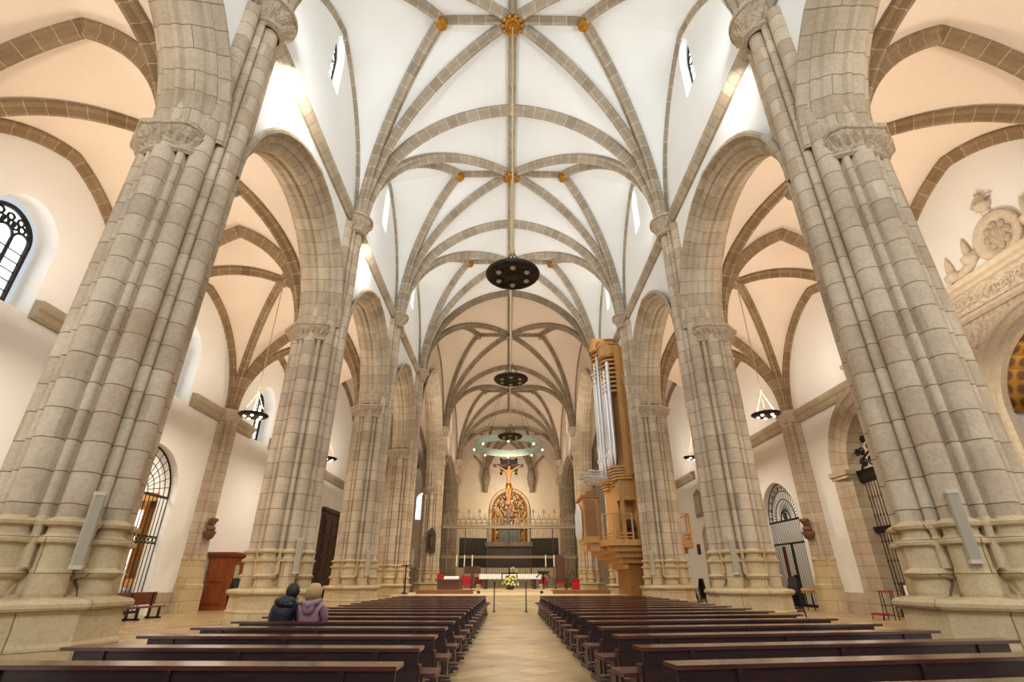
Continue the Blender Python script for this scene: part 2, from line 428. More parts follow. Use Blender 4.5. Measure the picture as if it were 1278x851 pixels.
# ------------------------------------------------------------------ walls with openings (column construction)
def wall(mb, X, y0, y1, zlo, zhi, holes, depth, ny=.35, side=1, splay=0):
    """holes: (ya, yb, lo(y), hi(y)); depth: signed x offset of the reveal"""
    ys = {round(y0, 4), round(y1, 4)}
    n = int((y1-y0)/ny)+1
    for i in range(n+1): ys.add(round(y0+(y1-y0)*i/n, 4))
    for a, b, lo, hi in holes:
        k = max(14, int((b-a)/.2))
        for i in range(k+1): ys.add(round(a+(b-a)*(1-cos(PI*i/k))/2, 4))
    ys = sorted(ys)
    def z(f, y): return f(y) if callable(f) else f
    for a, b in zip(ys, ys[1:]):
        if b-a < 1e-4: continue
        hs = sorted([h for h in holes if h[0]-1e-3 <= a and b <= h[1]+1e-3], key=lambda h: z(h[2], (a+b)/2))
        la, lb = z(zlo, a), z(zlo, b)
        for h in hs+[None]:
            ta, tb = (z(zhi, a), z(zhi, b)) if h is None else (z(h[2], a), z(h[2], b))
            if ta-la > 1e-4 or tb-lb > 1e-4:
                mb.quad((X, a, la), (X, b, lb), (X, b, tb), (X, a, ta), [(a, la), (b, lb), (b, tb), (a, ta)])
            if h is not None:
                c = (h[0]+h[1])/2; f = 1-splay
                for fn in ((h[3],) if z(h[2], a) <= z(zlo, a)+1e-3 else (h[2], h[3])):
                    za, zb = z(fn, a), z(fn, b); ay, by = c+(a-c)*f, c+(b-c)*f
                    zc = z(h[2], c)
                    mb.quad((X, a, za), (X, b, zb), (X+depth, by, zb), (X+depth, ay, za), [(a, 0), (b, 0), (b, depth), (a, depth)])
                if abs(a-h[0]) < 1e-3: mb.quad((X, a, z(h[2], a)), (X, a, z(h[3], a)), (X+depth, c+(a-c)*f, z(h[3], a)), (X+depth, c+(a-c)*f, z(h[2], a)))
                if abs(b-h[1]) < 1e-3: mb.quad((X, b, z(h[2], b)), (X, b, z(h[3], b)), (X+depth, c+(b-c)*f, z(h[3], b)), (X+depth, c+(b-c)*f, z(h[2], b)))
                la, lb = z(h[3], a), z(h[3], b)
def archfn(c, hw, zs, zt):
    """height of a pointed/round arch of half-width hw springing at zs with apex zt"""
    def f(y):
        d = min(abs(y-c)/hw, 1); h = zt-zs
        if h >= hw*1.001:
            R = (hw*hw+h*h)/(2*hw); x = hw*(1-d); return zs+sqrt(max(R*R-(R-x)**2, 0))
        return zs+h*sqrt(max(1-d*d, 0))
    return f
def archoutline(c, hw, zb, zs, zt, n=16):
    f = archfn(c, hw, zs, zt); pts = [(c-hw, zb)]
    for i in range(n*2+1):
        y = c-hw*cos(PI*i/(2*n)); pts.append((y, f(y)))
    pts.append((c+hw, zb)); return pts

# nave walls with arcade arches and clerestory windows
ARC = []   # (y centre, half width, zs, zt)
for i in range(len(YS)-1):
    y0, y1 = YS[i], YS[i+1]; c = (y0+y1)/2; hw = (y1-y0)/2-.95
    zs = (CAPZ[i]+CAPZ[i+1])/2+.1; zt = 14.5
    if i == 4: zt = 19.4
    ARC.append((c, hw, zs, zt))
win_n = 0
for sx in (-1, 1):
    for i in range(len(YS)-1):
        y0, y1 = YS[i], YS[i+1]; c, hw, zs, zt = ARC[i]
        X = sx*NW; hw += .3; holes = [(c-hw, c+hw, lambda y: 0, archfn(c, hw, zs, zt+.3))]
        ym = (y0+y1)/2
        wins = []
        if i in (0, 1, 2, 3): wins.append((ym+.15, .52, 19.9, 21.9, 22.9))
        elif i == 5: wins.append((ym, .5, 18.2, 20.4, 21.4))
        for (wc, whw, wb_, ws, wt) in wins: holes.append((wc-whw, wc+whw, (lambda v: (lambda y: v))(wb_), archfn(wc, whw, ws, wt)))
        mb = MB()
        def ztop(y, y0=y0, y1=y1, ym=ym):
            L = (y1-y0)/2; d = min(y-y0, y1-y); h = RZ-.9-H
            # invert the arc: find z with arc(L,h,z)=d
            lo, hi = 0, h
            for _ in range(24):
                m_ = (lo+hi)/2
                if arc(L, h, m_) < d: lo = m_
                else: hi = m_
            return H+lo+.12
        # openings of the arcade are cut from the ground up
        holes[0] = (c-hw, c+hw, (lambda y, v=zs-.35: v), holes[0][3]); wall(mb, X, y0, y1, zs-.35, ztop, holes, sx*.55)
        mb2 = MB(); wall(mb2, sx*NWO, y0, y1, zs-.35, (AZ-.2 if i != 4 else 19.9), [holes[0]], -sx*.2)
        n0 = len(mb.v); mb.v += mb2.v
        for f_, u_ in zip(mb2.f, mb2.uv): mb.f.append(tuple(k+n0 for k in f_)); mb.uv.append(u_); mb.fm.append(0)
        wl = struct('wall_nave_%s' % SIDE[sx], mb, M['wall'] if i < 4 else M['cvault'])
        # clerestory windows
        for (wc, whw, wb_, ws, wt) in wins:
            win_n += 1
            xo = sx*(NW+.4)
            r = tag(empty('window_%d' % win_n, (xo, wc, wb_)), kind='structure')
            o = archoutline(0, whw, 0, ws-wb_, wt-wb_)
            m = MB(); m.prism([(y, z) for y, z in o], .05, .08, Matrix(((0, 0, sx, 0), (1, 0, 0, 0), (0, 1, 0, 0), (0, 0, 0, 1)))); m.build('pane', M['pane'], r)
            m = MB(); m.tube([(0, y, z) for y, z in o], .05, 6, True); m.tube([(0, 0, 0), (0, 0, ws-wb_)], .04)
            for q in range(1, 5): m.tube([(0, -whw, q*(ws-wb_)/4.5), (0, whw, q*(ws-wb_)/4.5)], .02, 5)
            for a, b in ((-whw/2, .1), (whw/2, .1), (0, .55)):
                cc = ws-wb_+b; m.tube([(0, a+whw*.4*cos(t*PI/6), cc+whw*.4*sin(t*PI/6)) for t in range(12)], .035, 5, True)
            m.build('tracery', M['iron'], r)
# arcade archivolts
ARCHP = [(-.30, .62), (-.36, .55), (-.36, .46), (-.24, .40), (-.13, .34), (-.16, .26), (-.10, .18), (.02, .15), (.05, .06), (.16, -.02), (.30, -.06), (.44, -.02), (.52, -.10), (.62, -.10), (.70, -.02), (.84, -.06), (.96, -.02), (1.05, .06), (1.12, .16), (1.24, .2), (1.32, .34), (1.36, .5), (1.2, .62)]
PIERNAME = ['nearest', 'second', 'third', 'fourth', 'fifth', 'sixth']
for sx in (-1, 1):
    for i in range(len(YS)-1):
        c, hw, zs, zt = ARC[i]
        f = archfn(c, hw, zs, zt); n = 30
        pts = []
        for k in range(n+1):
            y = c-hw*cos(PI*k/n); pts.append(Vector((0, y, f(y))))
        rows = []; vs = []; L = 0
        for k, p in enumerate(pts):
            if k == 0: nn = Vector((0, -1, 0))
            elif k == n: nn = Vector((0, 1, 0))
            elif k == n//2: nn = Vector((0, 0, 1))
            else:
                t = (pts[k+1]-pts[k-1]).normalized(); nn = Vector((0, -t.z, t.y))
            if k: L += (p-pts[k-1]).length
            st = 1/max(.8, 1) if k != n//2 else 1.12
            er = random.Random(k*7+i)
            rows.append([Vector((sx*(NW+a), p.y, p.z))+nn*(b*st+(er.uniform(-.015, .015) if abs(b) > .3 else 0)) for a, b in ARCHP]); vs.append(L)
        us = [k*.16 for k in range(len(ARCHP))]
        m = MB(); m.grid(rows, us, vs)
        o = m.build('arcade_arch', M['arch'])
        tag(o, ('moulded stone arcade arch on the %s, spanning from the %s pier to the %s' % (SIDE[sx], PIERNAME[i-1], PIERNAME[i])) if i else 'moulded stone arch rising towards the camera from the nearest %s pier capital' % SIDE[sx], 'arch', 'arcade arches of the nave')

# ------------------------------------------------------------------ piers
LOBES = [(a, .88, .235, 0) for a in (0, 180, 90, -90)]+[(a, .86, .215, 1) for a in (45, -45, 135, -135)]+[(a, .91, .085, 2) for a in (22.5, -22.5, 67.5, -67.5, 112.5, -112.5, 157.5, -157.5)]
def sec(phi, core=.84, k=(1, 1, 1), oct_=0):
    r = core
    if oct_:
        a = (phi+PI/8) % (PI/4)-PI/8; r = max(r, oct_/cos(a))
    for ang, d, lr, g in LOBES:
        q = lr*k[g]
        if q <= 0: continue
        da = (phi-rad(ang)+PI) % (2*PI)-PI
        s_ = d*sin(da)
        if abs(s_) < q and cos(da) > 0:
            r = max(r, d*cos(da)+sqrt(q*q-s_*s_))
    return r
def pier_mesh(rings, cx, cy, flip, n=208, sc=1.0, clampx=None, jit=0):
    rows = []; vs = []
    for ring in rings:
        z, core, k, oc = ring[:4]
        row = []
        for i in range(n):
            a = 2*PI*i/n; r = sec(a, core, k, oc)*sc
            x = r*cos(a)*flip; y = r*sin(a)
            if jit: 
                e = 1+jit*noise.noise(Vector((x*9, y*9+cy, z*9)))*.5; x *= e; y *= e
            if clampx is not None:
                if flip > 0: x = max(x, clampx)
                else: x = min(x, -clampx)
            row.append((cx+x, cy+y, z))
        rows.append(row); vs.append(z)
    us = [i*2*PI*1.0*sc/n for i in range(n+1)]
    return rows, us, vs
def make_pier(cx, cy, flip, capz, idx, side):
    """flip: +1 when the nave lies on +x"""
    root = empty('stone_pier', (cx, cy, 0))
    near = ['clustered stone pier nearest the camera', 'second clustered stone pier from the camera', 'third clustered stone pier from the camera', 'fourth clustered stone pier, before the altar step', 'fifth clustered pier, where the altar screen ends', 'farthest clustered pier, at the apse behind the screen'][idx]
    lab = near+' on the %s side of the nave' % side
    tag(root, lab, 'pier', 'clustered stone piers of the nave')
    sc = .98
    P0 = (1, 1, 1); Z0 = (0, 0, 0)
    # base
    rg = [(0, 1.2, Z0, 1.27), (.55, 1.2, Z0, 1.27), (.60, 1.16, Z0, 1.23), (.98, 1.14, Z0, 1.21), (1.02, 1.2, Z0, 1.29), (1.07, 1.24, Z0, 1.33), (1.12, 1.24, Z0, 1.33), (1.17, 1.2, Z0, 1.28), (1.21, .84, (1.25, 1.25, .9), 0),
          (1.26, .80, (1.3, 1.3, 0), 0), (1.45, .80, (1.2, 1.25, 0), 0), (1.50, .80, (1.5, 1.25, 0), 0), (1.54, .80, (1.62, 1.28, 0), 0), (1.58, .80, (1.55, 1.25, 0), 0), (1.63, .80, (1.2, 1.2, .9), 0), (1.96, .80, (1.2, 1.2, .9), 0),
          (1.99, .80, (1.55, 1.6, .9), 0), (2.04, .80, (1.6, 1.65, .9), 0), (2.08, .79, (1.3, 1.35, .9), 0), (2.12, .78, (1.12, 1.14, .8), 0), (2.22, .77, (1.1, 1.12, .9), 0), (2.25, .76, (1.45, 1.5, 1.1), 0), (2.30, .76, (1.52, 1.58, 1.2), 0), (2.34, .75, (1.25, 1.3, 1.1), 0), (2.38, .73, P0, 0)]
    m = MB(); rows, us, vs = pier_mesh(rg, 0, 0, flip, sc=sc); m.grid(rows, us, vs, True); m.build('base', M['base'], root)
    # shaft below the arcade capital
    zz = 2.38; rg = []
    while zz < capz-.6: rg.append((zz, .73, P0, 0)); zz += .9
    rg.append((capz-.5, .73, P0, 0))
    m = MB(); rows, us, vs = pier_mesh(rg, 0, 0, flip, sc=sc); m.grid(rows, us, vs, True)
    # upper part, embedded in the wall
    rg = [(capz-.5, .73, P0, 0)]; zz = capz
    while zz < H-.5: rg.append((zz, .73, P0, 0)); zz += 1.2
    rg.append((H-.45, .73, P0, 0))
    rows, us, vs = pier_mesh(rg, 0, 0, flip, sc=sc, clampx=.02); m.grid(rows, us, vs, True)
    m.build('shaft', M['pier'], root, True)
    # arcade capital: a carved collar wrapping all but the nave face
    prof = [(-.55, 1.02), (-.50, 1.10), (-.44, 1.10), (-.40, 1.04), (-.30, 1.10), (-.18, 1.22), (-.06, 1.32), (0, 1.30), (.02, 1.36), (.12, 1.38), (.14, 1.30), (.2, 1.1)]
    rows = []; a0 = rad(42); a1 = rad(318); n = 90
    for dz, rr in prof:
        row = []
        for i in range(n+1):
            a = a0+(a1-a0)*i/n
            fo = .04*sin(a*36)*sin((dz+.5)*14) if -.38 < dz < -.02 else 0
            fo += .05*noise.noise(Vector((cos(a)*7, sin(a)*7, dz*7+cy))) if -.38 < dz < -.02 else 0
            b_ = (a+PI/8) % (PI/4)-PI/8
            oc = (1/cos(b_)-.04) if dz > -.02 else 1
            ed = min(i, n-i)/5; rr2 = (1.0+(rr-1.0)*min(1, ed)) if ed < 1 else rr
            r = (rr2*oc+fo)*sc*.96
            row.append((r*cos(a)*flip, r*sin(a), capz+dz))
        rows.append(row)
    m = MB(); m.grid(rows); m.build('arcade_capital', M['capital'], root, False)
    # nave capital at the vault springing
    m = MB(); x0 = .82*flip; n = 40; rows = []
    for dz, rr in [(-.75, .30), (-.68, .42), (-.6, .42), (-.55, .36), (-.4, .42), (-.2, .52), (-.05, .60), (0, .60), (.02, .66), (.14, .66), (.16, .5), (.3, .3)]:
        row = []
        for i in range(n):
            a = 2*PI*i/n
            fo = .05*sin(a*9)*sin((dz+.6)*9)+.07*noise.noise(Vector((cos(a)*4+cx, sin(a)*4+cy, dz*6))) if -.55 < dz < 0 else 0
            row.append((x0+(rr+fo)*cos(a), (rr+fo)*sin(a)*1.15, H+dz))
        rows.append(row)
    m.grid(rows, closed=True); m.build('springing_capital', M['capital'], root, False)
    return root
for idx, y in enumerate(PY):
    for sx in (-1, 1): make_pier(sx*PX, y, -sx, CAPZ[idx+1], idx, SIDE[sx])

# string course along the clerestory
tn = 0
for sx in (-1, 1):
    for i in range(5):
        y0, y1 = YS[i], YS[i+1]
        if i == 4: continue
        tn += 1; m = MB()
        pr = [(.3, -.22), (-.10, -.22), (-.16, -.12), (-.26, -.02), (-.30, .08), (-.30, .18), (-.2, .24), (.3, .24)]
        rows = [[(sx*(NW+a), yy, H-.05+b) for a, b in pr] for yy in (y0+.6, y1-.6)]
        m.grid(rows, [k*.1 for k in range(len(pr))], [0, y1-y0]); struct('trim_%d' % tn, m, M['arch'])

# ------------------------------------------------------------------ aisle walls
def reveal_gate(c, hw, zs, zt): return (c-hw, c+hw, (lambda y: 0), archfn(c, hw, zs, zt))
for sx in (-1, 1):
    holes = []
    if sx < 0:
        for c in (4.7, 13.8, 23.2, 32.6): holes.append((c-1.25, c+1.25, lambda y: 9.55, archfn(c, 1.25, 12.0, 13.3)))
        holes.append(reveal_gate(23.45, 2.15, 5.05, 7.2))
        splay = .25
    else:
        holes.append(reveal_gate(32.0, 2.1, 4.65, 6.9)); holes.append(reveal_gate(21.7, 2.68, 6.2, 8.84)); holes.append(reveal_gate(13.3, 2.53, 6.4, 8.94)); splay = 0
        holes.append((43.4, 44.4, lambda y: 11.5, archfn(43.9, .5, 12.3, 12.9)))
    m = MB()
    hz = 16.0
    w1 = [h for h in holes if h[2](0) > 5]; w2 = [h for h in holes if h[2](0) <= 5]
    wall(m, sx*WALLX, -.0, 37.52, 0, hz, [h for h in holes if h[1] < 37], sx*.8, splay=0)
    wall(m, sx*WALLX, 37.52, ENDY, 0, 20, [h for h in holes if h[0] > 37], sx*.8)
    struct('wall_%s' % SIDE[sx], m, M['awall'])
    m = MB(); m.box(min(sx*16.32, sx*16.45), max(sx*16.32, sx*16.45), 26.0 if sx < 0 else 24.9, 46 if sx < 0 else 29.6, 0, .9)
    if sx > 0: m.box(16.32, 16.45, 34.4, 43, 0, .9)
    struct('baseboard_%s' % SIDE[sx], m, M['arch'])
# back (east) wall
m = MB(); m.quad((-17.4, ENDY, 0), (17.4, ENDY, 0), (17.4, ENDY, 25), (-17.4, ENDY, 25), [(0, 0), (35, 0), (35, 25), (0, 25)])
struct('wall_back', m, M['apse'])
# end walls of the aisles with the small stained windows seen between the left piers
def window(name, X, Yc, Z0, hw, zs, zt, axis='x', sgn=1, mull=2, colored=False):
    global win_n
    win_n += 1
    r = tag(empty('window_%d' % win_n, (X, Yc, Z0)), kind='structure')
    o = archoutline(0, hw, 0, zs-Z0, zt-Z0)
    B = Matrix(((0, 0, 1, 0), (1, 0, 0, 0), (0, 1, 0, 0), (0, 0, 0, 1))) if axis == 'x' else Matrix(((1, 0, 0, 0), (0, 0, 1, 0), (0, 1, 0, 0), (0, 0, 0, 1)))
    m = MB(); m.prism(o, .08*sgn, .1*sgn, B); m.build('pane', M['pane'] if not colored else M['stained'], r)
    T = lambda y, z, d=0: tuple(B @ Vector((y, z, d)))
    m = MB(); m.tube([T(y, z) for y, z in o], .09, 6, True)
    for q in range(1, mull+1): 
        y = -hw+2*hw*q/(mull+1); m.tube([T(y, 0), T(y, zs-Z0)], .06)
    for q in range(1, 6): m.tube([T(-hw, q*(zs-Z0)/6), T(hw, q*(zs-Z0)/6)], .025, 5)
    for q in range(mull+1):
        y = -hw+2*hw*(q+.5)/(mull+1); rr = hw/(mull+1)
        m.tube([T(y-rr*cos(t*PI/8), zs-Z0+rr*1.1*sin(t*PI/8)) for t in range(9)], .05, 5)
        for qq in range(3):
            a = PI/2+qq*2*PI/3
            m.tube([T(y*.62+rr*.45*cos(a)+rr*.38*cos(t*PI/5), zs-Z0+hw*.55+rr*.45*sin(a)+rr*.38*sin(t*PI/5)) for t in range(10)], .045, 5, True)
    m.build('tracery', M['iron'], r)
    return r
def stained():
    k = NT('stained_glass'); g = k.n('ShaderNodeNewGeometry'); v = k.n('ShaderNodeTexVoronoi', Scale=5.0); k.l(g.outputs['Position'], v.inputs['Vector'])
    hs = k.mix(.35, (.9, .95, 1, 1), v.outputs['Color']); k.l(hs, k.b.inputs['Emission Color']); k.b.inputs['Emission Strength'].default_value = .8
    k.l(hs, k.b.inputs['Base Color']); return k.m
M['stained'] = stained()
for c in (4.7, 13.8, 23.2, 32.6): window('w', -17.15, c, 9.9, .95, 12.0, 13.0, 'x', -1)
window('w', 17.1, 43.9, 11.5, .5, 12.3, 12.9, 'x', 1, 0)
m = MB()
m.quad((-16.6, 73.5, 0), (-9, 73.5, 0), (-9, 73.5, 20), (-16.6, 73.5, 20), [(0, 0), (8, 0), (8, 20), (0, 20)])
m.quad((16.6, 73.5, 0), (9, 73.5, 0), (9, 73.5, 20), (16.6, 73.5, 20), [(0, 0), (8, 0), (8, 20), (0, 20)])
struct('wall_ambulatory', m, M['apse'])
window('w', -12.2, 73.3, 8.9, .75, 11.6, 12.5, 'y', -1, 1, True)
window('w', -15.6, 73.3, 9.6, .75, 13.0, 14.0, 'y', -1, 1, True)
# cornices and wall responds
CP = [(.1, -.3), (-.14, -.3), (-.2, -.18), (-.2, 0), (-.3, .08), (-.36, .2), (-.36, .34), (.1, .42)]
segs = {-1: [(15.1, 22.0), (24.6, 31.2), (33.9, 46.0), (46, 54.5)], 1: [(16.9, 21.3), (22.2, 37), (45, 50.5)]}
for sx in (-1, 1):
    for a, b in segs[sx]:
        tn += 1; m = MB(); rows = [[(sx*(WALLX+p), yy, 9.75+q) for p, q in CP] for yy in (a, b)]
        n0 = len(m.v); m.grid(rows, [k*.1 for k in range(len(CP))], [0, b-a]); m.face([n0+k for k in range(len(CP))]); m.face([n0+len(CP)+k for k in range(len(CP))])
        struct('trim_%d' % tn, m, M['cornice'])
def respond(sx, y, lab):
    root = empty('wall_respond', (sx*16.35, y, 0)); tag(root, lab, 'half column', 'half columns on the aisle walls')
    fl = -sx; P0 = (1, 1, 1); s = .62
    rg = [(0, 1.25, (0, 0, 0), 1.3), (1.2, 1.22, (0, 0, 0), 1.28), (1.28, 1.1, (0, 0, 0), 1.2), (2.3, 1.0, (1.1, 1.1, 0), 0), (2.35, 1, (1.35, 1.3, 1.2), 0), (2.42, .95, (1.3, 1.3, 1), 0), (2.5, .73, P0, 0)]
    m = MB(); rows, us, vs = pier_mesh(rg, 0, 0, fl, sc=s, n=72); m.grid(rows, us, vs, True); m.build('base', M['base'], root)
    rg = [(2.5+k*.75, .73, P0, 0) for k in range(10)]+[(9.7, .73, P0, 0)]
    m = MB(); rows, us, vs = pier_mesh(rg, 0, 0, fl, sc=s, n=72); m.grid(rows, us, vs, True); m.build('shaft', M['pier'], root, True)
    m = MB(); rows = []
    for dz, rr in [(-.55, .62), (-.5, .72), (-.44, .7), (-.2, .78), (0, .86), (.04, .9), (.14, .9), (.18, .7)]:
        rows.append([((rr+(.04*sin(i*PI/3) if -.4 < dz < .02 else 0))*cos(2*PI*i/40)*.95, (rr+(.03*sin(i*2.1) if -.4 < dz < .02 else 0))*sin(2*PI*i/40), 10.05+dz) for i in range(40)])
    m.grid(rows, closed=True); m.build('capital', M['capital'], root)
RN = {9.38: 'opposite the nearest pier', 18.76: 'opposite the second pier', 28.14: 'bearing a small carved bust', 37.52: 'opposite the fourth pier', 54.2: 'beside the tall dark door'}
for sx in (-1, 1):
    for y in PY[:5]:
        d = RN[y]
        if y == 54.2 and sx > 0: d = 'opposite the fifth pier'
        respond(sx, y, 'half column of stone on the %s aisle wall, %s' % (SIDE[sx], d))

# apse vault, corbels and ribs
wb = MB(); ap = Vector((0, 77.0, 20.6))
rows = []
for k in range(13):
    a = PI*k/12; rows.append((Vector((7.3*cos(a), 71, H+7.6*sin(a))), Vector((7.3*cos(a), ENDY, 14.5+6.6*sin(a)))))
wb.grid([[p.lerp(q, t/4) for t in range(5)] for p, q in rows]); struct('vault_web', wb, M['cvault'], ceil)
def apse_rib(a, b, s=.8, w_=False):
    m = MB(); rib(m, arcpts(a, b), s); return struct('apse_rib', m, M['ribd'], ceil)
for sx in (-1, 1):
    c0 = (sx*3.5, ENDY-.7, 15.4)
    apse_rib(c0, (0, 75.2, 22.0)); apse_rib(c0, (sx*.2, ENDY-.6, 21.3)); apse_rib(c0, (sx*2.6, 74.2, 22.4)); apse_rib(c0, (sx*6.6, ENDY-.8, 19.5), .6)
    apse_rib((sx*7.1, 71, H), (sx*.1, 75.2, 22.3)); apse_rib((sx*7.1, 71, H), (sx*4, 75, 21.5))
    m = MB(); m.lathe([(.05, -1.9), (.3, -1.85), (.36, -1.6), (.3, -1.5), (.42, -1.0), (.62, 0), (.66, .3), (.5, 1.4)], (sx*3.5, ENDY-.55, 15.3), 16)
    struct('rib_corbel', m, M['ribd'], ceil, True)
# side walls of the apse
m = MB()
for sx in (-1, 1):
    m.quad((sx*7.4, 71, 0), (sx*7.4, ENDY, 0), (sx*7.4, ENDY, 22), (sx*7.4, 71, 24), [(0, 0), (9, 0), (9, 22), (0, 24)])
struct('wall_apse', m, M['apse'])
#PART2
# ------------------------------------------------------------------ presbytery platform and steps
m = MB()
for k in range(4): m.box(-6.5, 6.5, 29.4+.36*k, 53.3 if k == 3 else 29.4+.36*(k+1)+.02, 0 if k == 0 else .17*k-.01, .17*(k+1))
m.box(-3.2, 3.2, 37.2, 43, .675, .84)
struct('floor_presbytery', m, M['carpet'])
m = MB(); m.box(-7.0, 7.0, 53.3, ENDY, 0, .6); struct('floor_choir', m, M['carpet'])

# ------------------------------------------------------------------ chapels behind the wall openings
def chapel(sx, c, hw, depth, h, mat, floor_mat_):
    x0, x1 = sx*(WALLX+.8), sx*(WALLX+.8+depth); m = MB()
    m.quad((x1, c-hw, 0), (x1, c+hw, 0), (x1, c+hw, h), (x1, c-hw, h), [(0, 0), (hw*2, 0), (hw*2, h), (0, h)])
    for y in (c-hw, c+hw): m.quad((x0, y, 0), (x1, y, 0), (x1, y, h), (x0, y, h), [(0, 0), (depth, 0), (depth, h), (0, h)])
    m.quad((x0, c-hw, h), (x0, c+hw, h), (x1, c+hw, h), (x1, c-hw, h))
    struct('wall_chapel', m, mat)
    m = MB(); m.quad((x0-sx*.8, c-hw, .004), (x1, c-hw, .004), (x1, c+hw, .004), (x0-sx*.8, c+hw, .004)); struct('floor_chapel', m, floor_mat_)
FL = bpy.data.materials['stone_floor']
chapel(-1, 23.45, 3.2, 5, 8.5, M['awall'], FL); chapel(1, 32.0, 3.0, 4, 8, M['awall'], FL); chapel(1, 21.7, 3.3, 4.2, 10, M['stuccop'], FL); chapel(1, 13.3, 2.9, 3.0, 9.8, M['stuccop'], FL)
light('chapel_light', 'AREA', (-19.0, 23.4, 7.8), 200, (1, .9, .78), 1.5, (-19.5, 23.4, 0))  # area lights inside the four chapels, without modelled lamps
light('chapel_light', 'AREA', (19, 32, 7.4), 80, (1, .88, .74), 1.5, (19, 32, 0))
light('chapel_light', 'AREA', (19, 21.7, 9.3), 120, (1, .85, .66), 1.5, (19, 21.7, 0))
light('chapel_light', 'AREA', (18.3, 13.3, 6.5), 60, (1, .8, .55), .8, (18.5, 13.3, 9))

# altar things inside the left chapel
m = MB(); m.box(-20.4, -17.6, 25.2, 26.0, 0, 1.0); m.box(-20.5, -17.5, 25.1, 26.1, 1.0, 1.1)
tag(m.build('chapel_altar', M['white']), 'white altar block inside the left side chapel behind its grille', 'altar')
ca = empty('altarpiece', (-18.9, 26.55, 0), -PI/2); tag(ca, 'columned wooden altarpiece on the wall inside the left side chapel', 'altarpiece')
m = MB(); m.box(-.05, .35, -1.7, 1.7, 1.1, 1.5); m.box(-.05, .4, -1.8, 1.8, 5.0, 5.4); m.box(-.1, .05, -1.5, 1.5, 1.5, 5.0); m.build('frame', M['oak'], ca)
for y in (-1.5, -.8, .8, 1.5):
    m = MB(); m.lathe([(.16, 1.5), (.18, 1.6), (.13, 1.7), (.12, 4.6), (.18, 4.8), (.18, 5)], (.25, y, 0), 12); m.build('column', M['gold'], ca)
m = MB(); m.box(.05, .1, -.6, .6, 1.8, 4.6); m.build('picture', M['stained'], ca)
m = MB(); m.lathe([(.24, 0), (.24, .8), (.2, .85), (.25, .9), (.14, 1.3), (.17, 1.7), (.1, 1.9), (.12, 2.05), (.05, 2.2)], (-17.45, 24.9, 0), 12)
tag(m.build('white_statue', M['white'], None, True), 'white marble statue on a pedestal just inside the left chapel grille', 'statue')

# ------------------------------------------------------------------ gates (grilles)
def scroll(c, r, turns=1.6, a0=0, s=1, n=22):
    return [(c[0]+s*r*(1-.8*t/n)*cos(a0+turns*2*PI*t/n), c[1]+r*(1-.8*t/n)*sin(a0+turns*2*PI*t/n)) for t in range(n+1)]
def gate_base(name, sx, c, lab, x=None):
    root = empty(name, (sx*(WALLX+.35) if x is None else x, c, 0)); return tag(root, lab, 'gate')
def bars(m, hw, z0, zf, step, r=.016):
    k = int(2*hw/step)
    for i in range(k+1):
        y = -hw+2*hw*i/k; zt = zf(y) if callable(zf) else zf
        if zt > z0+.05: m.cyl((0, y, z0), (0, y, zt), r, n=5, cap=False)
# left arched gate with radiating fan
g = gate_base('arched_gate', -1, 23.45, 'tall arched iron gate with a radiating fan, in the left wall above a wooden bench')
m = MB(); bars(m, 2.12, .1, 5.0, .25, .022); m.build('bars', M['iron'], g)
m = MB(); f = archfn(0, 2.13, 5.05, 7.18)
for k in range(15):
    a = PI*k/14; m.tube([(0, .55*cos(a), 5.1+.55*sin(a)), (0, 2.1*cos(a), 5.07+2.08*sin(a))], .018, 5)
for r in (.3, .55, .95, 1.35, 1.72, 2.1): m.tube([(0, r*cos(PI*t/24), 5.07+r*sin(PI*t/24)) for t in range(25)], .02 if r < 2 else .04, 5)
m.build('fan', M['iron'], g)
m = MB()
for z, hh in ((.1, .1), (2.95, .34), (4.98, .1)):
    if hh > .2:
        m.box(-.03, .03, -2.13, 2.13, z, z+.05); m.box(-.03, .03, -2.13, 2.13, z+hh-.05, z+hh)
        for q in range(15): m.tube([(0, -2+q*.285+.11*cos(t*PI/5), z+.17+.11*sin(t*PI/5)) for t in range(10)], .02, 5, True)
    else: m.box(-.04, .04, -2.13, 2.13, z, z+hh)
m.build('cross_rail', M['iron'], g)
# right fan gate
g = gate_base('fan_gate', 1, 32.0, 'arched iron gate with a rayed lunette, in the right wall behind stacked black chairs')
m = MB(); bars(m, 2.05, .1, 4.6, .17, .018); m.build('bars', M['iron'], g)
m = MB()
for k in range(25):
    a = PI*k/24; m.tube([(0, .5*cos(a), 4.72+.5*sin(a)), (0, 2.0*cos(a), 4.7+2.1*sin(a))], .018, 5)
    if k % 2: m.tube([(0, 1.8*cos(a)+.1*cos(t*PI/4), 4.7+1.88*sin(a)+.1*sin(t*PI/4)) for t in range(8)], .018, 5, True)
for r in (.5, .56, 1.15, 1.62, 2.04): m.tube([(0, r*cos(PI*t/24), 4.7+r*1.05*sin(PI*t/24)) for t in range(25)], .03, 5)
for q in range(7):
    a = q*2*PI/7; m.tube([(0, .13*cos(a)+.12*cos(t*PI/4), 4.93+.13*sin(a)+.12*sin(t*PI/4)) for t in range(8)], .025, 5, True)
m.build('lunette', M['iron'], g)
m = MB(); m.box(-.04, .04, -2.08, 2.08, 4.62, 4.74); m.box(-.03, .03, -2.08, 2.08, 3.35, 3.45); m.box(-.03, .03, -2.08, 2.08, .05, .2); m.box(-.04, .04, -.05, .05, .1, 3.4)
m.build('cross_rail', M['iron'], g)
m = MB(); m.box(-.3, -.2, -.2, .2, 1.5, 1.62); m.box(-.24, .0, -.05, .05, 1.4, 1.7); m.build('lock', M['iron'], g)
m = MB(); m.box(.25, .3, 1.55, 1.85, .3, 3.3)
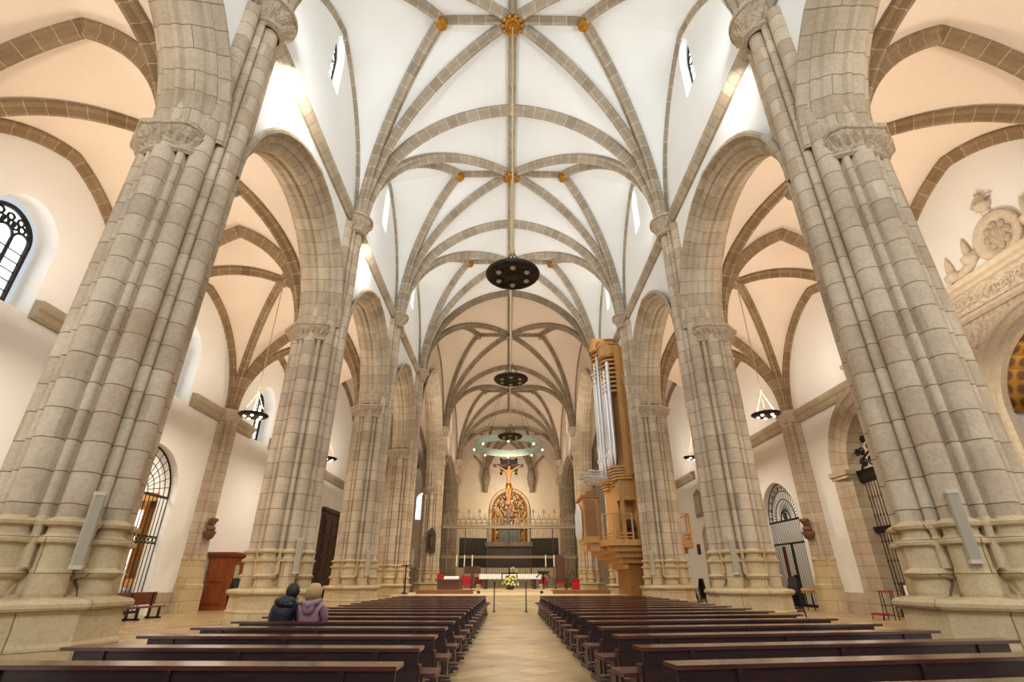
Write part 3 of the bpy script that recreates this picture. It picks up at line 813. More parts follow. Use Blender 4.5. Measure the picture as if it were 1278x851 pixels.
for q in range(5): m.cyl((.24, 1.58+q*.06, .3), (.24, 1.58+q*.06, 3.3), .04, n=6)
o = m.build('red_curtain', M['redd']); o.location = (WALLX+.45, 32, 0); tag(o, 'narrow dark red curtain hanging behind the right arched fan gate', 'curtain')
# right big gate in stone arch
g = gate_base('crested_gate', 1, 21.7, 'large iron gate with scrolled crest under the right stone arch')
m = MB(); bars(m, 2.45, .55, 5.7, .2, .02)
for i in range(25):
    y = -2.45+4.9*i/24
    for z in (1.3, 2.2, 3.0, 4.1, 4.9): m.ball((0, y, z), .035, 4, (1, 1, 2.2))
m.build('bars', M['iron'], g)
m = MB(); m.prism([(-.12, 3.35), (.12, 3.35), (.18, 3.62), (-.18, 3.62)], -2.55, 2.55, Matrix(((1, 0, 0, 0), (0, 0, 1, 0), (0, 1, 0, 0), (0, 0, 0, 1))))
m.prism([(-.12, 5.6), (.12, 5.6), (.16, 5.75), (.16, 5.95), (.26, 6.12), (-.26, 6.12), (-.16, 5.95), (-.16, 5.75)], -2.6, 2.6, Matrix(((1, 0, 0, 0), (0, 0, 1, 0), (0, 1, 0, 0), (0, 0, 0, 1))))
m.build('beam', M['iron'], g)
m = MB(); m.box(-.05, .05, -2.5, 2.5, 0, .5); m.build('kick_plate', M['iron'], g)
m = MB()
for s in (-1, 1):
    for (cy, cz, r, a0, tn_) in ((.75, 6.6, .35, 0, 1.5), (.8, 7.35, .33, PI, 1.5), (1.55, 6.5, .28, PI, 1.4), (2.1, 6.45, .26, 0, 1.4), (1.5, 7.15, .22, PI/2, 1.3), (.35, 7.9, .25, 0, 1.3), (2.05, 6.95, .2, 1, 1.3)):
        m.tube([(0, s*y, z) for y, z in scroll((cy, cz), r, tn_, a0)], .045, 5)
        m.ball((0, s*cy, cz), .09, 5)
    m.tube([(0, s*2.4, 6.15), (0, s*2.0, 6.7), (0, s*1.3, 7.0), (0, s*.9, 7.7), (0, s*.3, 8.0)], .05, 5)
    for cy, cz in ((1.75, 7.5), (2.35, 7.0), (1.15, 8.0)): 
        for q in range(5): a = q*2*PI/5; m.ball((0, s*cy+.11*cos(a), cz+.11*sin(a)), .08, 4)
m.ball((0, 0, 6.95), .42, 8, (.25, .8, 1.3)); m.ball((0, 0, 7.6), .25, 6, (.3, 1, .8))
m.cyl((0, 0, 7.6), (0, 0, 8.55), .035, n=6); m.cyl((0, -.22, 8.3), (0, .22, 8.3), .03, n=6)
m.build('crest', M['iron'], g)
# stone archway round it
a_ = empty('stone_archway', (WALLX, 21.7, 0)); tag(a_, 'broad round-headed stone archway with carved keystone framing the crested iron gate', 'archway')
def arch_ring(m, prof, c, hw, zb, zs, zt, sgn, n=18):
    """prof: (offset outwards, projection from wall)"""
    pts = [Vector((0, c-hw, zb))]; f = archfn(c, hw, zs, zt)
    for i in range(2*n+1): y = c-hw*cos(PI*i/(2*n)); pts.append(Vector((0, y, f(y))))
    pts.append(Vector((0, c+hw, zb))); rows = []; vs = []; L = 0
    for k, p in enumerate(pts):
        if k <= 1: nn = Vector((0, -1, 0))
        elif k >= len(pts)-2: nn = Vector((0, 1, 0))
        else: t = (pts[k+1]-pts[k-1]).normalized(); nn = Vector((0, -t.z, t.y))
        if k: L += (p-pts[k-1]).length
        rows.append([p+nn*o+Vector((sgn*d, 0, 0)) for o, d in prof]); vs.append(L)
    m.grid(rows, [q*.4 for q in range(len(prof))], vs)
m = MB(); arch_ring(m, [(0, .7), (0, -.12), (.35, -.16), (.4, -.22), (.8, -.22), (.85, -.3), (1.05, -.34), (1.15, -.2), (1.15, .02)], 0, 2.6, 0, 6.2, 8.75, 1)
m.build('arch_moulding', M['arch'], a_)
for s in (-1, 1):
    m = MB(); m.box(-.42, .1, min(s*2.5, s*3.85), max(s*2.5, s*3.85), 5.99, 6.22); m.box(-.36, .1, min(s*2.55, s*3.8), max(s*2.55, s*3.8), 5.85, 6.0); m.build('impost', M['arch'], a_)
    m = MB(); m.box(-.4, .1, min(s*2.5, s*3.9), max(s*2.5, s*3.9), 0, .7); m.build('jamb_base', M['arch'], a_)
m = MB(); m.prism([(-.3, 9.55), (.3, 9.55), (.42, 10.6), (-.42, 10.6)], -.55, .02, Matrix(((0, 0, 1, 0), (1, 0, 0, 0), (0, 1, 0, 0), (0, 0, 0, 1)))); m.ball((-.5, 0, 10.1), .28, 6, (.6, 1, 1.3)); m.box(-.6, 0, -.5, .5, 10.55, 10.72)
m.build('keystone', M['capital'], a_)
# carved portal, nearest on the right
p_ = empty('carved_portal', (WALLX, 13.3, 0)); tag(p_, 'white carved stucco portal with frieze and round arch, cut by the right frame edge', 'portal')
m = MB()
f = archfn(0, 2.45, 6.4, 8.85)
for s in (0,):
    ysv = [-3.75, -2.45]+[-2.45*cos(PI*i/30) for i in range(1, 30)]+[2.45, 3.75]
    for a, b in zip(ysv, ysv[1:]):
        za, zb = (f(a) if abs(a) < 2.45 else (6.4 if abs(a) < 2.5 else 0)), (f(b) if abs(b) < 2.45 else (6.4 if abs(b) < 2.5 else 0))
        if abs(a) > 2.5: za = 0; zb = 0
        if abs(b) > 2.5: za = 0; zb = 0
        m.quad((-.14, a, za), (-.14, b, zb), (-.14, b, 9.9), (-.14, a, 9.9))
m.quad((-.14, -3.75, 0), (.02, -3.75, 0), (.02, -3.75, 9.9), (-.14, -3.75, 9.9)); m.quad((-.14, 3.75, 0), (.02, 3.75, 0), (.02, 3.75, 9.9), (-.14, 3.75, 9.9))
m.build('carved_field', M['stucco'], p_)
m = MB(); arch_ring(m, [(-.02, .1), (-.02, -.16), (.1, -.22), (.2, -.2), (.25, -.26), (.5, -.26), (.55, -.34), (.68, -.34), (.72, -.14)], 0, 2.45, 0, 6.4, 8.85, 1); m.build('arch_moulding', M['stuccop'], p_)
m = MB(); pr = [(0, 9.75), (-.2, 9.75), (-.26, 9.9), (-.2, 9.98), (-.2, 10.0)]; 
m.grid([[(a, y, b) for a, b in [(.0, 9.7), (-.22, 9.7), (-.3, 9.8), (-.3, 9.9), (-.2, 9.95), (-.2, 10.0)]] for y in (-3.85, 3.85)])
m.grid([[(a, y, b) for a, b in [(-.2, 10.7), (-.3, 10.74), (-.34, 10.84), (-.46, 10.9), (-.5, 11.0), (-.5, 11.08), (0, 11.1)]] for y in (-3.95, 3.95)])
for y in (-3.85, 3.85): m.quad((0, y, 9.7), (-.3, y, 9.7), (-.4, y, 11.05), (0, y, 11.05))
m.build('cornice', M['stuccop'], p_)
m = MB(); m.quad((-.2, -3.85, 9.98), (-.2, 3.85, 9.98), (-.2, 3.85, 10.72), (-.2, -3.85, 10.72))
for q in range(26): 
    y = -3.6+q*.29; m.tube([(-.22, y+a, 10.35+b) for a, b in scroll((0, 0), .2, 1.3, q)], .04, 5)
m.build('frieze', M['stucco'], p_)
for s in (-1, 1):
    m = MB(); m.lathe([(.38, 0), (.42, .06), (.36, .1), (.3, .05), (0, .05)], n=24, M4=Matrix(((0, 0, -1, -.14), (1, 0, 0, s*3.1), (0, 1, 0, 9.0), (0, 0, 0, 1)))); m.ball((-.2, s*3.1, 8.98), .2, 6, (.5, .8, 1.1)); m.ball((-.26, s*3.1, 9.08), .12, 6)
    o = m.build('head_roundel', M['stuccop'], p_, True)
# medallion and scrolls above the portal
md = empty('medallion', (WALLX-.02, 13.6, 11.95)); tag(md, 'round plaster medallion with a carved shield, above the portal at right', 'relief')
m = MB(); m.lathe([(.82, 0), (.86, .1), (.78, .16), (.68, .1), (.64, .12), (.6, .04), (0, .04)], n=36, M4=Matrix(((0, 0, -1, 0), (1, 0, 0, 0), (0, 1, 0, 0), (0, 0, 0, 1)))); m.build('ring', M['stuccop'], md, True)
m = MB(); m.ball((-.06, 0, -.05), .4, 8, (.25, .75, 1)); 
for q in range(8): a = q*PI/4; m.ball((-.06, .36*cos(a), .4*sin(a)), .14, 5, (.6, 1, 1))
m.build('shield', M['capital'], md)
m = MB(); m.ball((-.05, 0, .98), .14, 6, (.6, 1.2, .8)); m.lathe([(.05, 1.0), (.24, 1.12), (.3, 1.25), (.16, 1.35), (.22, 1.5), (.08, 1.66), (.1, 1.75), (0, 1.8)], (-.06, 0, 0), 14)
for s in (-1, 1): m.tube([(-.06, s*.1, 1.35), (-.06, s*.3, 1.5), (-.06, s*.42, 1.42)], [.06, .05, .02], 5)
m.build('urn', M['stuccop'], md, True)
for s in (-1, 1):
    m = MB()
    m.tube([(-.06, s*.9, .0), (-.06, s*1.05, -.25), (-.06, s*1.25, -.42), (-.06, s*1.6, -.5), (-.06, s*1.95, -.6)], [.12, .14, .14, .17, .1], 7)
    for y, z in ((1.15, -.3), (2.0, -.55)):
        m.lathe([(.12, 0), (.26, .1), (.28, .28), (.12, .4), (.14, .55), (.1, .8), (.03, 1.05), (0, 1.1)], (-.08, s*y, z-.3+.2), 10)
    m.tube([(-.06, s*y, z) for y, z in scroll((1.55, -.55), .2, 1.3, 0)], .05, 5)
    m.build('scroll', M['stuccop'], md, True)
# coffered golden arch interior of the portal
m = MB(); k = NT('gilded_coffers'); vo = k.n('ShaderNodeTexVoronoi', Scale=1.0); uvn = k.n('ShaderNodeUVMap'); mp = k.n('ShaderNodeMapping'); mp.inputs['Scale'].default_value = (2.2, 2.2, 2.2)
k.l(uvn.outputs[0], mp.inputs[0]); vo.feature = 'F1'; vo.inputs['Randomness'].default_value = 0; k.l(mp.outputs[0], vo.inputs['Vector'])
rr = k.n('ShaderNodeValToRGB'); rr.color_ramp.elements[0].position = .25; rr.color_ramp.elements[1].position = .5; rr.color_ramp.elements[0].color = lin('#5c3f1a'); rr.color_ramp.elements[1].color = lin('#a87c30')
k.l(vo.outputs['Distance'], rr.inputs[0]); k.l(rr.outputs[0], k.b.inputs['Base Color']); k.b.inputs['Roughness'].default_value = .5; k.b.inputs['Metallic'].default_value = .4
rows = []
for i in range(17):
    a = PI*i/16; rows.append([(16.46+j*.31, 13.3-2.42*cos(a), 6.4+2.42*sin(a)) for j in range(11)])
m.grid(rows, [j*.31 for j in range(11)], [i*.475 for i in range(17)]); m.quad((19.6, 10.9, 0), (19.6, 15.7, 0), (19.6, 15.7, 9), (19.6, 10.9, 9))
struct('ceiling_chapel', m, k.m)
m = MB()
for yy, zz in ((15.4, 5.6), (15.0, 5.9), (15.3, 6.5), (14.8, 5.2)):
    m.tube([(16.9, yy+a, zz+b) for a, b in scroll((0, 0), .35, 1.5, yy)], .05, 5); m.ball((16.9, yy+.3, zz), .13, 4)
m.box(16.8, 17.0, 10.9, 15.7, 4.6, 5.0)
for q in range(24): m.cyl((16.9, 10.95+q*.2, 0), (16.9, 10.95+q*.2, 4.7), .02, n=5)
tag(m.build('portal_grille', M['ironb']), 'iron grille with leafy crest inside the carved portal at the right edge', 'gate')

# ------------------------------------------------------------------ tall dark door, small door, plaques
d = tag(empty('door_1', (-WALLX+.02, 49.9, 0)), kind='structure')
m = MB(); m.box(0, .22, -3.75, 3.75, 0, 7.1); m.build('frame', M['door'], d)
for s in (-1, 1):
    m = MB(); m.box(.2, .3, min(s*.05, s*3.4), max(s*.05, s*3.4), .1, 6.6)
    for q in range(4):
        for r_ in range(2): m.box(.28, .36, min(s*(.35+r_*1.55), s*(1.6+r_*1.55)), max(s*(.35+r_*1.55), s*(1.6+r_*1.55)), .5+q*1.5, 1.7+q*1.5)
    m.build('leaf', M['door'], d)
m = MB(); m.box(0, .4, -3.9, 3.9, 6.9, 7.2); m.build('cornice', M['door'], d)
d = tag(empty('door_2', (WALLX-.02, 43.9, 0)), kind='structure')
m = MB(); arch_ring(m, [(0, 0), (0, -.12), (.22, -.14), (.22, 0)], 0, .85, 0, 4.5, 5.35, 1, 8); m.build('frame', M['arch'], d)
m = MB(); o_ = archoutline(0, .85, 0, 4.5, 5.35, 8); m.prism(o_, -.08, -.02, Matrix(((0, 0, 1, 0), (1, 0, 0, 0), (0, 1, 0, 0), (0, 0, 0, 1)))); m.build('leaf', M['grey'], d)
m = MB()
for z in (.3, 1.7, 3.1): m.box(-.12, -.05, -.6, -.08, z, z+1.1); m.box(-.12, -.05, .08, .6, z, z+1.1)
m.build('panel', M['greyd'], d)
pl = empty('wall_plaque', (WALLX, 45.0, 6.3)); tag(pl, 'grey stone plaque with scalloped top on the right aisle wall', 'plaque')
m = MB(); m.prism([(-.85, 0), (.85, 0), (.85, 1.9), (.6, 2.05), (.4, 1.95), (0, 2.25), (-.4, 1.95), (-.6, 2.05), (-.85, 1.9)], -.14, 0, Matrix(((0, 0, 1, 0), (1, 0, 0, 0), (0, 1, 0, 0), (0, 0, 0, 1)))); m.build('slab', M['trunk'], pl)
m = MB(); m.box(-.17, -.13, -.65, .65, .25, 1.7); m.build('inscribed_panel', M['greyd'], pl)
m = MB(); m.box(16.3, 16.4, 46.3, 46.9, 3.4, 4.2); m.box(16.26, 16.31, 46.4, 46.8, 3.5, 4.1); tag(m.build('framed_picture', M['door']), 'small dark framed picture hanging low on the right wall beyond the organ', 'picture')

# ------------------------------------------------------------------ carved busts on the half columns
for sx in (-1, 1):
    r = empty('carved_bust', (sx*15.75, 27.9, 3.4)); tag(r, 'small brown carved bust on the half column of the %s wall' % SIDE[sx], 'bust', 'carved busts on the wall columns')
    m = MB(); m.lathe([(.05, -.1), (.2, .0), (.26, .15), (.3, .25), (.3, .32)], (-sx*.15, 0, 0), 12); m.build('bracket', M['bust'], r, True)
    m = MB(); m.ball((-sx*.2, -.05, .45), .26, 7, (.8, 1, .7)); m.ball((-sx*.25, -.1, .78), .19, 8, (.9, .85, 1.15)); m.ball((-sx*.2, -.28, .78), .05, 5)
    for q in range(6): m.ball((-sx*.25+.18*cos(q), -.1+.16*sin(q), .85+.05*sin(3*q)), .09, 5)
    m.build('figure', M['bust'], r, True)

# ------------------------------------------------------------------ nave chandeliers
def nave_chandelier(y, z, R, lab, topz=RZ-.5, lamps=6):
    r = empty('disc_chandelier', (0, y, z)); tag(r, lab, 'chandelier', 'round bronze chandeliers hanging along the nave')
    m = MB(); m.lathe([(0, 0), (R*.25, .0), (R*.3, .03), (R*.7, .03), (R*.76, -.02), (R*.92, -.02), (R, .04), (R*1.02, .1), (R, .14), (R*.9, .1), (R*.3, .12), (0, .14)], n=40)
    for q in range(16):
        a = q*PI/8; m.ball((R*.84*cos(a), R*.84*sin(a), .0), R*.085, 5, (1, 1, .6))
    for q in range(12):
        a = q*PI/6+.2; m.ball((R*.5*cos(a), R*.5*sin(a), .03), R*.12, 5, (1, 1, .35))
    m.build('disc', M['bronze'], r, True)
    for q in range(lamps):
        a = q*2*PI/lamps+PI/6; c = (R*.6*cos(a), R*.6*sin(a), -.02)
        if q == 0: m = MB(); m.lathe([(0, -.05), (.05, -.04), (.09, .0), (.09, .04)], n=12); l0 = m.build('lamp', M['grey'], r, True); o = l0
        else: o = l0.copy(); col.objects.link(o); o.parent = r
        o.location = c
    m = MB()
    for q in range(3): a = q*2*PI/3+PI/2; m.tube([(R*.6*cos(a), R*.6*sin(a), .1), (.05*cos(a), .05*sin(a), .9)], .02, 5)
    m.build('hanger', M['bronze'], r)
    m = MB(); m.cyl((0, 0, .85), (0, 0, topz-z), .035, n=8); m.lathe([(.03, .8), (.1, .9), (.08, 1.05), (.03, 1.15)], n=8); m.build('rod', M['rodm'], r)
M['rodm'] = flat('cream_painted_rod', '#b8a17c', .5)
nave_chandelier(14.07, 10.5, .88, 'largest dark bronze disc chandelier on a rod, nearest in the nave')
nave_chandelier(23.45, 10.4, .84, 'dark bronze disc chandelier hanging second down the nave')
nave_chandelier(32.8, 9.95, .8, 'farthest dark bronze disc chandelier, seen just above the green ring')
r = empty('ring_chandelier', (-.1, 45.85, 12.25)); tag(r, 'large pale green metal ring chandelier hanging above the crucifix', 'chandelier')
R = 3.05; m = MB(); n = 48
rows = [[(rr*cos(2*PI*i/n), rr*sin(2*PI*i/n), z) for i in range(n)] for rr, z in ((R, 0), (R+.06, .05), (R+.02, .12), (R+.02, .55), (R+.08, .62), (R, .68), (R-.06, .62), (R-.04, .05), (R, 0))]
m.grid(rows, closed=True); m.build('ring', M['verd'], r)
for q in range(8):
    a = q*PI/4+PI/8*0
    if q == 0: m = MB(); m.ball((0, 0, 0), .1, 6); l0 = m.build('lamp', M['bulbs'], r, True); o = l0
    else: o = l0.copy(); col.objects.link(o); o.parent = r
    o.location = ((R+.08)*cos(a+PI/2), (R+.08)*sin(a+PI/2), -.05)
m = MB()
for q in range(4): a = q*PI/2+PI/4; m.tube([(R*cos(a), R*sin(a), .6), (0, 0, 7.5)], .015, 4)
m.tube([(0, 0, 7.5), (0, 0, 11.6)], .02, 4); m.build('cable', M['bronze'], r)
def aisle_chandelier(x, y, z, top, lab):
    r = empty('aisle_chandelier', (x, y, z)); tag(r, lab, 'chandelier', 'shallow dish lamps hanging in the aisles')
    R = .68; m = MB(); m.lathe([(0, .02), (R*.5, .0), (R*.9, .04), (R, .1), (R*.98, .14), (R*.6, .18), (0, .2)], n=28)
    m.build('dish', M['bronze'], r, True)
    for q in range(5):
        a = q*2*PI/5; 
        if q == 0: m = MB(); m.ball((0, 0, 0), .075, 6, (1, 1, .6)); l0 = m.build('bulb', M['bulb'], r, True); o = l0
        else: o = l0.copy(); col.objects.link(o); o.parent = r
        o.location = (R*.55*cos(a), R*.55*sin(a), -.0)
    m = MB()
    for q in range(3): a = q*2*PI/3; m.tube([(R*.8*cos(a), R*.8*sin(a), .12), (0, 0, 1.25)], .014, 4)
    m.cyl((0, 0, 1.2), (0, 0, 1.4), .05, n=6); m.build('hanger', M['rodm'], r)
    m = MB(); m.cyl((0, 0, 1.35), (0, 0, top-z), .024, n=6); m.build('rod', M['rodm'], r)
aisle_chandelier(-12.4, 23.45, 8.5, 15.9, 'dark dish lamp with glowing bulbs hanging in the left aisle, nearest one')
aisle_chandelier(12.4, 23.45, 8.6, 15.9, 'dark dish lamp with glowing bulbs hanging in the right aisle, nearest one')
aisle_chandelier(-12.4, 34.2, 8.75, 16.3, 'small far dish lamp half hidden behind the second left pier')
aisle_chandelier(12.4, 33.8, 8.8, 16.3, 'small far dish lamp beside the second right pier')

# ------------------------------------------------------------------ column loudspeakers
def col_speaker(x, y, z0, z1, rz, lab):
    r = empty('column_speaker', (x, y, z0), rz); tag(r, lab, 'loudspeaker', 'column loudspeakers fixed to the piers')
    h = z1-z0; m = MB(); m.prism([(-.075, 0), (-.09, -.05), (-.06, -.11), (.06, -.11), (.09, -.05), (.075, 0)], .05, h-.05); m.build('grille', M['greyd'], r)
    m = MB()
    for a, b in ((0, .06), (h-.06, h)): m.prism([(-.08, .02), (-.095, -.05), (-.065, -.12), (.065, -.12), (.095, -.05), (.08, .02)], a, b)
    m.prism([(-.08, -.0), (.08, -.0), (.08, .05), (-.08, .05)], 0, h); m.build('housing', M['grey'], r)
    m = MB(); m.box(-.02, .02, .04, .3, h*.25, h*.25+.04); m.box(-.02, .02, .04, .3, h*.75, h*.75+.04); m.build('bracket', M['iron'], r)
col_speaker(-6.93, 8.7, 1.6, 2.77, .75, 'long grey column loudspeaker on the nearest left pier')
col_speaker(7.22, 8.55, 1.68, 2.80, -.6, 'long grey column loudspeaker on the nearest right pier')
col_speaker(-7.02, 17.95, 1.63, 2.7, .6, 'grey column loudspeaker on the second left pier')
col_speaker(7.3, 17.85, 1.6, 2.7, -.6, 'grey column loudspeaker on the second right pier')
col_speaker(-7.1, 27.3, 1.63, 2.75, .5, 'grey column loudspeaker on the third left pier')
col_speaker(7.1, 27.3, 1.7, 2.75, -.5, 'grey column loudspeaker on the third right pier')

r = empty('wooden_board', (-9.2, 9.9, 1.6), 0); tag(r, 'tall narrow brown board fixed to the back of the nearest left pier', 'board')
m = MB(); m.box(-.06, .0, -.3, .3, 0, 2.65); m.build('panel', M['door'], r)
m = MB(); m.box(-.09, .02, -.34, .34, 2.6, 2.72); m.build('cap', M['door'], r)
# ------------------------------------------------------------------ pews
def make_pew(L, side):
    """local x runs from the aisle end (0) outwards by L*side; y towards the altar"""
    root = empty('church_pew'); s = side
    X = lambda a: s*a
    def bx(m, a, b, *k): m.box(min(X(a), X(b)), max(X(a), X(b)), *k)
    m = MB(); bx(m, .0, L, -.3, .0, .735, .77); m.build('top_rail', M['rail'], root)
    m = MB(); bx(m, .015, L-.15, -.27, -.235, .40, .736)
    for q in (.12, .5, .88): bx(m, L*q-.03, L*q+.03, -.295, -.27, .40, .735)
    m.build('backrest', M['pew'], root)
    m = MB(); bx(m, -.15, L-.1, -.05, .4, .455, .50); m.build('seat', M['seat'], root)
    for q in (.0, .48, .95):
        m = MB(); bx(m, L*q-.02, L*q+.05, -.1, .1, .06, .46); bx(m, L*q, L*q+.05, -.23, -.08, .06, .6); bx(m, L*q-.02, L*q+.06, -.3, .42, 0, .07)
        m.build('leg', M['pew'], root)
    m = MB(); bx(m, -.14, L, -.62, -.46, .15, .18); bx(m, -.12, L, -.34, -.28, .04, .09)
    for q in (.0, .48, .95): bx(m, L*q, L*q+.05, -.58, -.28, .02, .15)
    m.build('kneeler', M['kneel'], root)
    return root
protoL = make_pew(4.05, -1); protoR = make_pew(5.0, 1)
usedL = usedR = False
extra = {4: ' where two people sit', 0: ', its back filling the bottom edge', -1: ', barely inside the frame'}
for k in range(-1, 17):
    y = 5.5+k*1.28
    for sd in (-1, 1):
        if sd < 0:
            o = protoL if not usedL else copy_tree(protoL); usedL = True; o.location = (-1.1, y, 0); o.rotation_euler = (0, 0, -.03)
        else:
            o = protoR if not usedR else copy_tree(protoR); usedR = True; o.location = (1.32, y+.03, 0); o.rotation_euler = (0, 0, .15 if k < 12 else .10)
        n = k+1
        place = 'nearest the camera' if k == -1 else ('%s from the camera' % ORD[n] if n <= 10 else ('farthest, next to the altar step' if k == 16 else '%s before the altar step' % ORD[16-k]))
        tag(o, 'dark wooden pew %s of the aisle, %s' % ('left' if sd < 0 else 'right', place), 'pew', 'pews in the %s block of the nave' % SIDE[sd])
# separate bench by the left gate
b = empty('wooden_bench', (-14.9, 22.6, 0), PI/2+.0); tag(b, 'lone brown wooden bench standing in front of the left arched gate', 'bench')
m = MB(); m.box(-1.6, 1.6, -.25, .22, .42, .47); m.build('seat', M['bench'], b)
m = MB(); m.box(-1.6, 1.6, .24, .29, .52, .98); m.build('backrest', M['bench'], b)
for x in (-1.35, 0, 1.35):
    m = MB(); m.box(x-.04, x+.04, -.2, -.12, 0, .42); m.box(x-.04, x+.04, .2, .28, 0, .95); m.box(x-.04, x+.04, -.3, .35, 0, .07); m.build('leg', M['pew'], b)

# ------------------------------------------------------------------ stacked chairs
def make_chair():
    r = empty('stacking_chair')
    m = MB(); m.prism([(-.22, -.2), (.22, -.2), (.24, .0), (.2, .22), (-.2, .22), (-.24, 0)], .42, .455); m.build('seat', M['black'], r)
    m = MB(); rows = [[(-.22+.44*i/6, .22+.04*(1-abs(i-3)/3)+t*.08, .55+t*.36) for i in range(7)] for t in (0, .25, .5, .75, 1)]
    m.grid(rows); m.grid([[(x, y+.025, z) for x, y, z in rw] for rw in rows]); m.build('backrest', M['black'], r)
    for sx in (-1, 1):
        m = MB(); m.tube([(sx*.24, -.24, 0), (sx*.22, -.2, .43), (sx*.22, .2, .43)], .012, 6); m.build('leg', M['iron'], r)
        m = MB(); m.tube([(sx*.24, .3, 0), (sx*.22, .2, .43), (sx*.21, .3, .9)], .012, 6); m.build('leg', M['iron'], r)
    return r
ch0 = make_chair(); used = False
for (x, y, rz, lab, n) in ((-9.9, 20.5, 1.3, 'left aisle beside the second pier', 8), (10.2, 20.4, -1.3, 'right aisle beside the second pier', 8), (-9.75, 29.6, 1.4, 'left aisle beside the third pier', 7), (9.9, 29.3, -1.4, 'right aisle below the organ gallery', 8)):
    for q in range(n):
        o = ch0 if not used else copy_tree(ch0); used = True
        o.location = (x-.012*q*cos(rz+PI/2), y, q*.085); o.rotation_euler = (0, 0, rz)
        w_ = 'bottom' if q == 0 else ('topmost' if q == n-1 else '%s from the bottom' % ORD[q])
        tag(o, 'black stacking chair, %s in the %s' % (w_, lab), 'chair', 'stack of black chairs in the %s' % lab)

# ------------------------------------------------------------------ confessional, kneeler, notice board, table
c = empty('confessional', (-15.45, 31.8, 0)); tag(c, 'red-brown wooden confessional against the left wall', 'confessional')
m = MB(); m.box(-.85, .45, -2.1, 2.1, 0, .18); m.box(-.85, .35, -2.0, 2.0, .18, 2.6); m.build('body', M['conf'], c)
m = MB(); m.box(-.9, .55, -2.15, 2.15, 2.6, 2.7); m.box(-.9, .65, -2.25, 2.25, 2.7, 2.8); m.cyl((.3, 1.9, 2.8), (.3, 1.9, 3.2), .02, n=6); m.build('cornice', M['conf'], c)
for i, y in enumerate((-1.35, 0, 1.35)):
    m = MB(); m.box(.34, .4, y-.6, y+.6, .22, 2.5); m.box(.38, .43, y-.45, y+.45, .35, 1.1)
    m.prism(archoutline(y, .42, 1.2, 2.1, 2.38, 8), .38, .43, Matrix(((0, 0, 1, 0), (1, 0, 0, 0), (0, 1, 0, 0), (0, 0, 0, 1)))); dd = m.build('door', M['conf'], c)
    m = MB(); m.prism(archoutline(y, .22, 1.25, 1.95, 2.2, 8), .425, .445, Matrix(((0, 0, 1, 0), (1, 0, 0, 0), (0, 1, 0, 0), (0, 0, 0, 1)))); m.build('window', M['greyd'], dd)
# side facing the camera
m = MB(); m.box(-.7, .2, -2.06, -1.98, .3, 1.2); m.box(-.7, .2, -2.06, -1.98, 1.35, 2.45); m.build('side_panel', M['conf'], c)
k_ = empty('prie_dieu', (15.1, 22.8, 0), -PI/2+.2); tag(k_, 'red padded kneeler on black legs before the crested gate', 'kneeler')
m = MB(); m.box(-.28, .28, -.45, -.12, .16, .24); m.build('knee_pad', M['red'], k_)
m = MB(); m.box(-.28, .28, .1, .32, .98, 1.04); m.build('arm_pad', M['red'], k_)
m = MB()
for s in (-1, 1): m.tube([(s*.25, .1, 0), (s*.25, .2, 1.0)], .018, 6); m.tube([(s*.25, -.45, 0), (s*.25, -.42, .17), (s*.25, .12, .17)], .018, 6); m.tube([(s*.25, .3, 0), (s*.25, .3, 1.0)], .018, 6)
m.tube([(-.25, .15, .5), (.25, .15, .5)], .015, 6); m.build('frame', M['iron'], k_)
k_ = empty('notice_board', (15.75, 21.9, 0), -PI/2+.1); tag(k_, 'dark notice board with a white paper, standing at the crested gate', 'board')
m = MB(); m.box(-.5, .5, 0, .05, .35, 1.35); m.build('panel', M['door'], k_)
m = MB(); m.box(-.32, .05, -.012, -.004, .75, 1.25); m.build('notice', M['paper'], k_)
m = MB()
for s in (-1, 1): m.box(s*.4-.03, s*.4+.03, 0, .05, 0, .4); m.box(s*.4-.03, s*.4+.03, -.2, .25, 0, .04)
m.build('foot', M['door'], k_)
t_ = empty('lectern_table', (15.4, 29.6, 0), .1); tag(t_, 'small light wooden desk on dark legs by the right fan gate', 'table')
m = MB(); m.box(-.5, .5, -.35, .35, .95, 1.0, Matrix.Rotation(.12, 4, 'X')); m.box(-.48, .48, -.33, .33, .86, .95, Matrix.Rotation(.12, 4, 'X')); m.build('desk_top', M['oak'], t_)
for sx in (-1, 1):
    for sy in (-1, 1): m = MB(); m.tube([(sx*.42, sy*.28, 0), (sx*.4, sy*.25, .88)], .025, 6); m.build('leg', M['iron'], t_)
# aisle posts
for sx in (-1, 1):
    r = empty('stanchion', (sx*.8, 28.3, 0)); tag(r, 'thin black post standing before the altar steps, %s of the aisle' % SIDE[sx], 'post', 'black posts before the altar steps')
    m = MB(); m.lathe([(.0, 0), (.09, 0), (.09, .02), (.04, .05)], n=16); m.build('foot', M['iron'], r, True)
    m = MB(); m.cyl((0, 0, .03), (0, 0, 1.3), .028, n=8); m.ball((0, 0, 1.32), .045, 6); m.build('pole', M['iron'], r)

